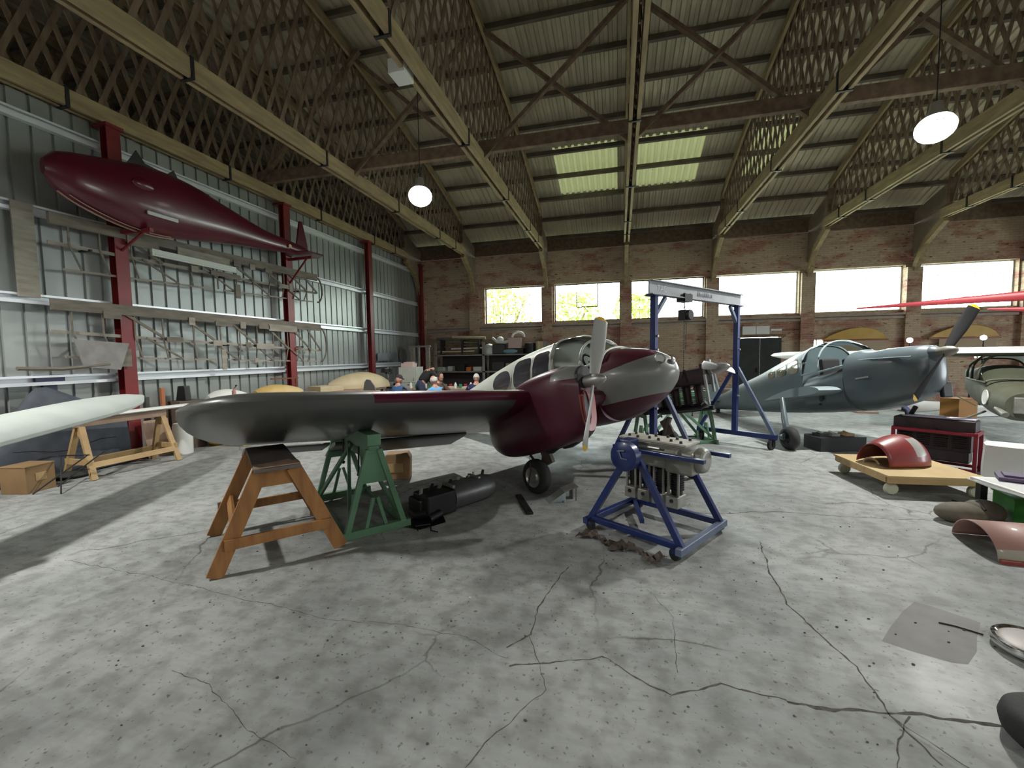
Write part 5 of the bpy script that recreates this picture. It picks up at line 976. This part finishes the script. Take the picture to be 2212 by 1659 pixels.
t = thing('green_crate', 'bright green plastic crate on the floor at the right edge', 'crate', (3.93, 5.10, 0), math.radians(-12)); b = MB()
b.box((0, 0, .01), (.52, .36, .02)); 
for s in (-1, 1): b.box((0, s*.175, .14), (.52, .012, .27)); b.box((s*.255, 0, .14), (.012, .36, .27))
b.build('tub', mat('green_plastic', (.02, .16, .02), .45, col2=(.03, .20, .03), scale=5), t); b = MB(); b.box((0, 0, .27), (.55, .39, .02)); b.box((0, 0, .262), (.50, .34, .02)); b.build('lid_rim', mat('green_plastic', (0, 0, 0)), t)
b = MB(); b.tube([(3.62, 5.72, .008), (3.72, 5.6, .008), (3.85, 5.62, .008), (4.0, 5.5, .008)], .008, 6); tag(b.build('black_cable', M_black), 'thin black cable on the floor in front of the green crate', 'cable')
t = thing('olive_bag', 'squashed olive-brown bag on the floor beside the pinkish cowling', 'bag', (3.36, 5.06, 0), math.radians(5)); b = MB(); b.ball((-.08, 0, .085), (.22, .15, .10), 20); b.ball((.12, .02, .10), (.17, .14, .115), 18); b.build('bag_body', mat('olive_brown_cloth', (.10, .095, .065), .8, col2=(.15, .13, .10), scale=9), t, smooth='all'); b = MB(); b.tube([(.04, -.1, .15), (.06, 0, .21), (.04, .1, .15)], .012, 6); b.build('strap', M_black, t)
PC = thing('pinkish_cowling', 'pinkish curved cowling half lying open end towards us at the right edge', 'cowling', (3.38, 4.37, 0), math.radians(-6)); b = MB()
b.loft([[V((x, r*math.cos(a)*1.15, r*.80*math.sin(a)+.006)) for a in [PI*j/20 for j in range(21)]] for x, r in ((-.42, .255), (-.1, .265), (.3, .27), (.8, .26))], closed=False, cap=False); b.build('shell', paint('pink_primer', (.40, .22, .19), [((.42, .40, .33), [(0, -1, 0, .27)])], .55, 0), PC, smooth='all', solid=.010); b = MB(); b.box((.2, -.318, .015), (1.24, .03, .03)); b.build('red_flange', M_primer, PC)
# disc and tyre at the right bottom
t = thing('chrome_dish', 'round dish with a bright chrome rim on the floor at the lower right edge', 'dish', (2.26, 2.90, 0)); b = MB(); b.lathe([(0, .058), (.13, .060), (.150, .052)], n=40); b.build('dish_plate', mat('taupe_seat', (.30, .26, .24), .45), t, smooth=True)
b = MB(); b.lathe([(.148, .05), (.160, .062), (.175, .058), (.182, .04), (.176, .018), (.15, .004), (0, .004)], n=48); b.build('chrome_rim', mat('chrome', (.75, .76, .78), .08, metal=1), t, smooth=True)
b = MB(); b.tube([(2.10, 3.02, .005), (2.0, 3.08, .005), (1.93, 3.10, .005)], .004, 6); tag(b.build('wire', M_iron), 'short thin wire on the floor left of the chrome-rimmed dish', 'wire')
t = thing('scrap_wheel', 'black rubber wheel lying at the very bottom right corner', 'wheel', (1.83, 2.19, 0)); b = MB(); b.lathe([(.08, .02), (.16, .0), (.19, .03), (.20, .07), (.19, .11), (.16, .135), (.08, .12)], n=40); b.build('tyre', M_tyre, t, smooth='all'); b = MB(); b.lathe([(0, .03), (.08, .03), (.085, .125), (0, .11)], n=28); b.build('rim', M_grey, t, smooth=True)
b = MB(); b.box((0, 0, .25), (.55, .4, .5)); b.box((0, 0, .505), (.57, .42, .02)); o = b.build('orange_box', mat('dull_orange', (.42, .20, .05), .7), loc=(8.0, 12.6, 0), bevel=.01); o.rotation_euler.z = .4; tag(o, 'dull orange box on the far floor below the olive aircraft', 'box')
for k, (x, y, rz, L, lb) in enumerate(((8.6, 14.6, .5, 2.2, 'long pale panel propped on the far floor right of the grey nose, the rear one'), (9.2, 13.5, .25, 1.6, 'pale curved panel on the far floor right of the grey nose, the front one'))):
    b = MB(); b.loft([[V((-L/2+L*i/8, .32*math.cos(a)*(1-.5*(i/8)), .30*(1-.5*i/8)*math.sin(a)+.004)) for a in [PI*j/10 for j in range(11)]] for i in range(9)]); o = b.build('pale_fairing', M_white, loc=(x, y, 0), smooth=True); o.rotation_euler.z = rz; tag(o, lb, 'fairing', 'pale fairings on the far floor')
# ================= people and the workshop corner =================
M_skin = mat('skin', (.50, .27, .19), .55, col2=(.44, .22, .16), scale=12)
def skinmesh(name, chains, m, parent, root=0, sub=1, loc=None):
    vs, es, rr, idx = [], [], [], {}
    for ch in chains:
        prev = None
        for p, r in ch:
            k = tuple(round(a, 4) for a in p)
            if k not in idx: idx[k] = len(vs); vs.append(p); rr.append(r)
            if prev is not None and prev != idx[k]: es.append((prev, idx[k]))
            prev = idx[k]
    me = bpy.data.meshes.new(name); me.from_pydata(vs, es, []); me.materials.append(m); o = bpy.data.objects.new(name, me); COL.objects.link(o)
    if parent: o.parent = parent
    sk = o.modifiers.new('skin', 'SKIN'); sk.use_smooth_shade = True; sk.branch_smoothing = .3
    L = me.skin_vertices[0].data
    for i, r in enumerate(rr): L[i].radius = r if isinstance(r, tuple) else (r, r); L[i].use_root = (i == root)
    q = o.modifiers.new('sub', 'SUBSURF'); q.levels = q.render_levels = sub; return o
def person(label, loc, rz, hip, chest, neck, head, knees, feet, elbows, hands, shirt, trousers, hair, cap=None, bald=False, belly=1.0):
    P = thing('person', label, 'person', loc, rz); mid = V(hip).lerp(V(chest), .5); sh = [V(chest)+V((0, s*.19, .02)) for s in (1, -1)]; hp = [V(hip)+V((0, s*.10, -.02)) for s in (1, -1)]
    H = V(head); N = V(neck); C = V(chest)
    ch = [[(V(hip), .105), (mid, (.10*belly, .12)), (C, (.10, .13)), (N, .052), (N.lerp(H, .5), .055)]]
    for k in (0, 1):
        a = sh[k]; e = V(elbows[k]); w = V(hands[k]); d = (w-e).normalized(); ch.append([(C, (.10, .13)), (a, .050), (e, .034), (w, .028), (w+d*.06, (.038, .020))])
        side = d.cross(V((0, 0, 1))); side = side.normalized() if side.length > .1 else V((0, 1, 0))
        for f in range(4): b0 = w+d*.06; off = side*(.012+(-.024+.016*f)*1.0-.012+.0); ch.append([(b0, (.038, .020)), (b0+off*1.3+d*.035, .009), (b0+off*1.6+d*.06+V((0, 0, -.012)), .008), (b0+off*1.6+d*(.085 if f in (1, 2) else .075)+V((0, 0, -.028)), .006)])
        ch.append([(w, .028), (w+d*.02+side*(.035 if k else -.035), .011), (w+d*.05+side*(.045 if k else -.045)-V((0, 0, .015)), .008)])
        h = hp[k]; kn = V(knees[k]); ft = V(feet[k]); ch.append([(V(hip), .105), (h, .075), (kn, .048), (ft+V((0, 0, .06)), .034), (ft+V((.12, 0, .03)), .032)])
    body_ = skinmesh('body', ch, M_skin, P)
    # clothing
    g = .022; ch = [[(V(hip).lerp(mid, .2), .132+g), (mid, (.13*belly+g, .15+g)), (C, (.13+g, .17+g)), (N.lerp(C, .12), .088)]]
    for k in (0, 1): ch.append([(C, (.13+g, .17+g)), (sh[k], .065+g), (V(elbows[k]), .042+g), (V(elbows[k]).lerp(V(hands[k]), .85), .034+g)])
    skinmesh('shirt', ch, shirt, P)
    ch = [[(V(hip).lerp(mid, .75), .128+g), (V(hip), .13+g*1.5)]]
    for k in (0, 1): ch.append([(V(hip), .13+g*1.5), (hp[k], .095+g), (V(knees[k]), .06+g), (V(feet[k])+V((0, 0, .10)), .042+g)])
    skinmesh('trousers', ch, trousers, P)
    for k in (0, 1): f = V(feet[k]); b = MB(); b.ball(f+V((.07, 0, .045)), (.135, .05, .045), 14); b.build('shoe', M_black, P, smooth='all')
    d = (H-N).normalized(); fx = V((1, 0, 0)); fx = (fx-d*fx.dot(d)).normalized(); fy = d.cross(fx); R = Matrix((fx, fy, d)).transposed()
    b = MB(); b.T = Matrix.Translation(H) @ R.to_4x4()
    b.ball((0, 0, 0), (.095, .075, .115), 20); b.ball((.045, 0, -.05), (.055, .052, .065), 14); b.tube([(.085, 0, .015), (.108, 0, -.012), (.092, 0, -.022)], [.008, .014, .008], 8)
    for s in (1, -1): b.ball((-.005, s*.076, -.01), (.018, .010, .032), 10)
    b.build('head', M_skin, P, smooth='all')
    b = MB(); b.T = Matrix.Translation(H) @ R.to_4x4()
    for s in (1, -1): b.ball((.085, s*.03, .018), (.010, .013, .008), 8)
    b.build('eyes', M_white, P, smooth='all'); b = MB(); b.T = Matrix.Translation(H) @ R.to_4x4(); b.tube([(.088, -.022, -.052), (.096, 0, -.054), (.088, .022, -.052)], .005, 6); b.build('mouth', mat('lips', (.35, .13, .11), .5), P)
    b = MB(); b.T = Matrix.Translation(H) @ R.to_4x4()
    if cap: b.lathe([(.088, .03), (.090, .06), (.075, .10), (.04, .125), (0, .13)], (-.005, 0, 0), n=22); b.prism([(.05, -.07), (.14, -.045), (.155, 0), (.14, .045), (.05, .07)], .010, o=(0, 0, .035)); b.build('cap', cap, P, smooth=True)
    else:
        n = 18; vs = []; fs = []
        for i in range(8):
            for j in range(n+1):
                th = (.02+.5*i/7)*PI*(1 if not bald else .0)+(0 if not bald else (.33+.25*i/7)*PI); ph = PI*(.38+1.24*j/n) if i > 2 or bald else 2*PI*j/n*.9999
                if i > 2 or bald: ph = PI*(.36+1.28*j/n)
                vs.append((.104*math.sin(th)*math.cos(ph)-.004, .083*math.sin(th)*math.sin(ph), .124*math.cos(th)))
        fs = [(i*(n+1)+j, i*(n+1)+j+1, (i+1)*(n+1)+j+1, (i+1)*(n+1)+j) for i in range(7) for j in range(n)]
        b.add(vs, fs); b.build('hair', hair, P, smooth='all')
    return P
cl = lambda n, c: mat(n, c, .85)
J = cl('jeans', (.03, .04, .075)); WH = cl('white_hair', (.55, .54, .52)); DH = cl('dark_hair', (.03, .02, .015))
SIT = dict(hip=(0, 0, .50), knees=((.42, .14, .50), (.42, -.14, .50)), feet=((.42, .15, .0), (.42, -.15, .0)))
def stool(loc, lb):
    t = thing('work_stool', lb, 'stool', loc); b = MB(); b.lathe([(0, .36), (.16, .36), (.17, .345), (.165, .325), (0, .325)], n=24); b.build('seat', M_pinep, t, smooth=True)
    for i in range(4): a = PI/4+i*PI/2; b = MB(); b.tube([(.10*math.cos(a), .10*math.sin(a), .33), (.16*math.cos(a), .16*math.sin(a), 0.01)], .014, 8); b.build('leg', M_iron, t)
for i, (x, y, rz, lb, kw) in enumerate(((-5.64, 9.95, 1.2, 'seated person in a dark blue cap and blue shirt left of the standing one', dict(shirt=cl('mid_blue_shirt', (.035, .10, .24)), hair=DH, cap=cl('dark_cap', (.03, .025, .03)))), (-4.32, 9.6, 2.9, 'seated person with a bald head and light blue shirt, in front of the standing one', dict(shirt=cl('light_blue_shirt', (.14, .34, .60)), hair=WH, bald=True)), (-3.66, 10.62, 1.9, 'seated person with white hair and a navy top, nearest the silver cabin', dict(shirt=cl('navy_top', (.012, .018, .07)), hair=WH)), (-4.74, 10.5, -.25, 'seated dark-haired person in brown facing us behind the bald one', dict(shirt=cl('brown_top', (.10, .05, .03)), hair=DH)))):
    kw = dict(kw); e = ((.25, .26, .74), (.25, -.26, .74)); h = ((.45, .16, .74), (.45, -.16, .74)); dz = .02 if i != 3 else .06
    person(lb, (x, y, -.10 if False else 0), rz, (0, 0, .44+dz), (.06, 0, .84+dz), (.08, 0, 1.0+dz), (.11, 0, 1.10+dz), ((.42, .14, .46), (.42, -.14, .46)), ((.42, .15, 0), (.42, -.15, 0)), e, h, trousers=J, **kw)
    stool((x, y, 0), 'low round work stool under the seated person '+('in the cap', 'with the bald head', 'with white hair and navy top', 'in brown')[i])
person('standing person in a black jacket bending forward over the work bench', (-5.35, 10.75, 0), .9, (0, 0, .92), (.26, 0, 1.27), (.40, 0, 1.36), (.50, 0, 1.36), ((.02, .11, .48), (.02, -.11, .48)), ((0, .12, 0), (0, -.12, 0)), ((.42, .24, 1.02), (.42, -.24, 1.02)), ((.62, .14, .86), (.62, -.14, .86)), cl('black_jacket', (.012, .012, .013)), J, DH, belly=1.25)
# long work bench with parts
WB = table('work_bench', 'long work bench crowded with small parts behind the seated people', (-5.0, 11.9, 0), 0, 2.6, .8, .76, M_pinep)
rnd = random.Random(31)
kinds = [('white_bottle', 'bottle'), ('green_tin', 'tin'), ('red_tin', 'tin'), ('paper_pack', 'packet'), ('metal_part', 'part')]
cols = dict(white_bottle=M_white, green_tin=mat('green_tin', (.03, .25, .10), .5), red_tin=mat('red_tin', (.35, .03, .03), .5), paper_pack=mat('paper_pack', (.6, .58, .52), .8), metal_part=M_cast)
place = ['at its left end', 'left of its middle', 'near its middle', 'right of its middle', 'near its right end', 'at its right end']
adj = dict(white_bottle='small white bottle standing on the crowded work bench ', green_tin='small green tin on the crowded work bench ', red_tin='small red tin on the crowded work bench ', paper_pack='pale paper packet lying on the crowded work bench ', metal_part='dull metal part lying on the crowded work bench ')
cnt = {}
for i in range(24):
    k = kinds[i % 5][0]; q = cnt.get(k, 0); cnt[k] = q+1; x = -6.15+2.3*(i+.5)/24; y = 11.65+.16*((i*7) % 5)/2; b = MB()
    if k == 'white_bottle': b.lathe([(0, 0), (.04, 0), (.042, .12), (.018, .15), (.018, .18), (0, .18)], n=14)
    elif 'tin' in k: b.lathe([(0, 0), (.05, 0), (.05, .11), (0, .11)], n=16)
    elif k == 'paper_pack': b.box((0, 0, .025), (.20, .13, .05), rz=rnd.uniform(-.6, .6))
    else: b.box((0, 0, .03), (.16, .08, .06), rz=rnd.uniform(-.6, .6)); b.lathe([(0, .05), (.03, .05), (.03, .10), (0, .10)], n=12)
    tag(b.build(k, cols[k], loc=(x, y, .762)), adj[k]+place[min(5, int((x+6.15)/2.3*6))], kinds[i % 5][1], 'small things on the work bench')
b = MB(); b.prism([(-.14, 0), (-.10, 0), (-.05, .16), (.05, .16), (.10, 0), (.14, 0), (.04, .34), (-.06, .34)], .06, XZ, (0, .03, 0)); tag(b.build('cream_bracket', M_cream, loc=(-5.45, 12.1, .762), bevel=.004), 'cream A-shaped bracket standing on the work bench', 'bracket')
# grey cabinets, drill press and small bench in the corner
C1 = thing('grey_cabinet', 'pale grey-green metal cabinet, the wide one beside the red column', 'cabinet', (-6.53, 12.5, 0)); b = MB(); b.box((0, 0, .69), (.62, .5, 1.38)); b.build('body', mat('grey_green_enamel', (.40, .43, .38), .45, col2=(.46, .48, .43), scale=2), C1, bevel=.01)
b = MB(); b.box((0, -.26, 1.12), (.58, .02, .46)); d_ = b.build('door', mat('grey_green_enamel', (0, 0, 0)), C1, bevel=.004); b = MB(); b.box((.22, -.275, 1.0), (.03, .02, .10)); b.build('handle', M_alu, d_)
b = MB(); b.box((0, -.26, .55), (.58, .02, .60)); d_ = b.build('door', mat('grey_green_enamel', (0, 0, 0)), C1, bevel=.004); b = MB(); b.box((.1, -.275, .82), (.2, .015, .03)); b.build('slot', M_black, d_)
b = MB(); b.box((0, 0, .06), (.4, .3, .12)); b.box((.02, 0, .14), (.3, .2, .04)); tag(b.build('pink_carton', mat('pinkish_carton', (.55, .42, .38), .8), loc=(-6.6, 12.5, 1.382)), 'pinkish flat carton on top of the grey cabinet', 'carton')
t = thing('drill_press', 'black bench drill press left of the grey cabinet', 'drill', (-7.3, 12.3, .762)); b = MB(); b.box((0, 0, .02), (.26, .36, .04)); b.build('foot', M_black, t); b = MB(); b.tube([(0, .1, .03), (0, .1, .62)], .03, 12); b.build('column', M_alu, t); b = MB(); b.box((0, 0, .52), (.14, .40, .14)); b.box((0, .15, .50), (.18, .14, .20)); b.build('head', M_black, t, bevel=.015); b = MB(); b.tube([(0, -.12, .46), (0, -.12, .32)], .018, 10); b.build('chuck', M_alu, t); b = MB(); b.tube([(.08, -.1, .5), (.20, -.14, .44)], .008, 6); b.ball((.20, -.14, .44), .018, 8); b.build('feed_handle', M_alu, t); b = MB(); b.box((0, -.06, .22), (.2, .2, .02)); b.build('drill_table', M_cast, t)
table('machine_bench', 'dark bench under the drill press beside the last red column', (-7.27, 12.3, 0), 0, .78, .6, .76, M_black)
for x, y, h, lb in ((-7.0, 12.1, .12, 'pale grinder casting on the dark bench right of the drill press'), (-7.0, 12.45, .2, 'dull grey motor on the dark bench behind the pale casting')):
    b = MB(); b.box((0, 0, h/2), (.16, .14, h)); b.lathe([(0, -.08), (.07, -.08), (.07, .08), (0, .08)], (0, 0, h*.8), (1, 0, 0), 14); tag(b.build('bench_machine', M_cast if h < .15 else M_grey, loc=(x, y, .762), bevel=.005), lb, 'machine')
b = MB(); b.prism([(-.17, 0), (.17, 0), (.13, .12), (.02, .26), (-.08, .27), (-.13, .2)], .03, XZ, (0, .015, 0)); tag(b.build('grey_panel_piece', mat('dark_grey_panel', (.10, .10, .10), .6), loc=(-5.9, 9.15, .90)), 'dark grey fin-shaped panel just above the wing near the third red column', 'panel'); t = table('panel_stand', 'small stand under the dark grey fin-shaped panel', (-5.9, 9.15, 0), 0, .4, .3, .90, M_pinep)
b = MB(); b.box((0, 0, 0), (.03, 1.35, .28)); tag(b.build('wall_panel', M_grey, loc=(-8.3, 14.1, 1.72)), 'grey metal panel leaning on the ribbed wall near the corner', 'panel'); b = MB(); b.lathe([(0, -.02), (.28, -.02), (.28, .02), (0, .02)], (0, 0, 0), (1, 0, 0), 28); tag(b.build('grey_disc', M_grey, loc=(-8.3, 15.3, 1.75)), 'dull grey disc fixed on the ribbed wall near the corner', 'disc')
# timber end frame and steel shelving against the brick wall
for x, w, lb in ((-7.75, .16, 'left'), (-7.48, .06, 'middle'), (-7.1, .14, 'right')):
    b = MB(); b.box((0, 0, 1.07), (w, .10, 2.14)); tag(b.build('timber_post', M_bare2, loc=(x, 15.0, 0)), '%s pale timber post left of the steel shelves' % lb, 'post', 'pale timber posts')
b = MB(); b.box((0, 0, 0), (.95, .06, .06)); tag(b.build('cross_rail_timber', M_bare2, loc=(-7.42, 14.92, 2.10)), 'timber rail across the pale posts left of the shelves', 'rail')
SH = thing('steel_shelving', 'grey steel shelving loaded with old aircraft parts against the brick wall', 'shelving', (0, 16.2, 0)); M_shelf = mat('grey_shelf', (.24, .22, .20), .55, col2=(.30, .28, .25), scale=4)
for x in (-7.2, -5.17, -2.75):
    for y in (-.28, .28): b = MB(); b.box((x, y, 1.12), (.10, .04, 2.24)); b.build('upright', M_shelf, SH)
for z in (.35, 1.08, 1.74): b = MB(); b.box((-4.97, 0, z), (4.5, .60, .05)); b.build('shelf', M_shelf, SH)
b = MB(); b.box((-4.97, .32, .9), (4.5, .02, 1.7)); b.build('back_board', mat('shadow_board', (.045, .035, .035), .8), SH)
pl = [(-7.3, -5.3, 2.42, 2.42, .06, M_bare, 'dull round pole'), (-6.6, -5.2, 2.50, 2.42, .055, M_cream, 'cream plank'), (-6.7, -5.3, 2.30, 2.22, .035, M_bare2, 'pale brown batten'), (-6.9, -5.2, 2.10, 2.18, .04, M_tdark, 'dark batten'), (-6.6, -5.0, 2.0, 2.03, .035, M_white, 'bright white tube'), (-7.2, -5.6, 1.89, 1.90, .035, M_cream, 'pale batten'), (-7.0, -5.4, 1.83, 1.80, .03, M_tdark, 'dark pole')]
for i, (xa, xb, za, zb, r, m, lb) in enumerate(pl):
    b = MB(); b.tube([(xa, 16.2-.04*i+.1, za), (xb, 16.2-.05*i+.15, zb)], r, 8); tag(b.build('stored_pole', m, smooth=True), lb+' '+['topmost in the pile on the left shelf top', 'just below the topmost pole on the left shelf top', 'in the upper half of the pile on the left shelf', 'in the middle of the pile on the left shelf', 'lying across the pile on the left shelf', 'low in the pile on the left shelf', 'at the bottom of the pile on the left shelf'][i], 'pole', 'poles stored on the shelving')
for x in (-7.0, -6.1, -5.4): b = MB(); b.box((0, 0, .30), (.05, .4, .60)); tag(b.build('pole_support', M_dark, loc=(x, 16.2, 1.77)), 'dark wooden support in the pole pile, %s' % {-7.0: 'left one', -6.1: 'middle one', -5.4: 'right one'}[x], 'support', 'supports in the pole pile')
def junk(name, lb, cat, fn, m, loc, rz=0, smooth=False, bev=0): b = MB(); fn(b); o = b.build(name, m, loc=loc, smooth=smooth, bevel=bev); o.rotation_euler.z = rz; tag(o, lb, cat); return o
zt = 1.767
junk('black_case', 'black instrument case leaning on the right shelf top', 'case', lambda b: b.box((0, 0, .2), (.5, .4, .4)), M_black, (-4.6, 16.2, zt), .2, bev=.03)
junk('striped_cowl', 'black and white striped round cowl on the shelf top', 'cowl', lambda b: b.lathe([(0, 0), (.22, 0), (.24, .15), (.2, .32), (.1, .4), (0, .42)], n=20), M_silw, (-5.0, 16.15, zt), 0, True)
junk('twisted_panel', 'torn white curved panel on the pile above the black case', 'panel', lambda b: b.tube([(-.4, 0, .22), (-.2, 0, .05), (.1, 0, .02), (.35, 0, .12)], [.05, .05, .07, .03], 8), M_white, (-4.45, 16.1, zt+.42), 0, True)
junk('pink_carton', 'pinkish square carton on the shelf top under the white ring', 'carton', lambda b: b.box((0, 0, .2), (.5, .4, .4)), mat('pinkish_carton', (.4, .3, .27), .8), (-3.95, 16.2, zt+.22), .1)
junk('carton_base', 'dark crate under the pinkish carton on the shelf top', 'crate', lambda b: b.box((0, 0, .11), (.7, .45, .215)), M_dark, (-3.95, 16.2, zt))
junk('white_ring', 'bright white round cowl ring on top of the carton', 'ring', lambda b: b.tube([(.24*math.cos(a), 0, .20*math.sin(a)) for a in [PI*i/14 for i in range(15)]], .045, 8), M_white, (-3.8, 16.1, zt+.64), 0, True)
junk('grey_bin', 'dull grey round drum on the shelf top beside the cream bucket', 'drum', lambda b: b.lathe([(0, 0), (.2, 0), (.22, .4), (0, .42)], n=20), M_iron, (-3.35, 16.2, zt), 0, True)
junk('cream_bucket', 'cream plastic bucket at the right end of the shelf top', 'bucket', lambda b: b.lathe([(0, 0), (.13, 0), (.17, .46), (.15, .46), (.12, .02)], n=20), M_cream, (-2.95, 16.1, zt), 0, True)
junk('blue_bag', 'pale blue plastic bag lying on the shelf top', 'bag', lambda b: b.ball((0, 0, .1), (.3, .15, .1), 14), mat('pale_blue_plastic', (.18, .32, .38), .5), (-4.1, 15.98, zt), 0, True)
junk('white_helmet', 'small white rounded cover on the shelf top pile', 'cover', lambda b: b.ball((0, 0, .1), (.14, .14, .12), 14), M_white, (-4.55, 16.2, zt+.47), 0, True)
zm = 1.107
for i, (x, w, h, m, nm, lb) in enumerate(((-7.0, .36, .17, M_silw, 'white_carton', 'white flat carton at the left of the middle shelf'), (-6.6, .18, .2, M_silw, 'white_carton', 'small white carton beside the flat one on the middle shelf'), (-6.15, .34, .30, M_iron, 'dark_machine', 'dark round-topped machine on the middle shelf'), (-5.82, .2, .16, mat('orange_carton', (.55, .15, .03), .7), 'orange_carton', 'small orange carton on the middle shelf'), (-5.45, .34, .17, M_silw, 'grey_carton', 'pale grey carton right of the orange one'), (-4.6, .5, .35, M_dark, 'dark_machine', 'dark casting on the middle shelf right of the upright'), (-4.0, .6, .30, mat('tan_carton', (.28, .2, .14), .8), 'tan_carton', 'tan carton on the middle shelf behind the silver cabin'), (-3.3, .4, .28, M_dark, 'dark_machine', 'dark box at the right end of the middle shelf'))):
    junk(nm, lb, 'box', lambda b: b.box((0, 0, h/2), (w, .3, h)), m, (x, 16.1, zm), .05*i-.2, bev=.012)
# low benches along the brick wall right of the nose
for i, (x, L, lb) in enumerate(((3.2, 1.6, 'low pale bench against the brick wall behind the gantry'), (1.0, 1.8, 'low pale bench against the brick wall behind the black engine'))): table('low_bench', lb, (x, 16.5, 0), 0, L, .5, .45, M_silw, M_red)
t = thing('red_trolley', 'thin red tubular trolley on the far floor between the gantry legs', 'trolley', (1.85, 14.2, 0), .3)
for x in (-.35, .35): b = MB(); b.tube([(x, -.2, .02), (x, -.2, .7), (x, .2, .7), (x, .2, .02)], .02, 8); b.build('side_frame', Mrf, t)
b = MB(); b.box((0, 0, .68), (.75, .4, .02)); b.build('shelf', Mrf, t)
b = MB(); b.box((0, 0, .02), (2.6, .3, .03)); tag(b.build('floor_plank', M_tdark, loc=(2.4, 15.3, 0)), 'dark plank flat on the far floor near the brick wall', 'plank')
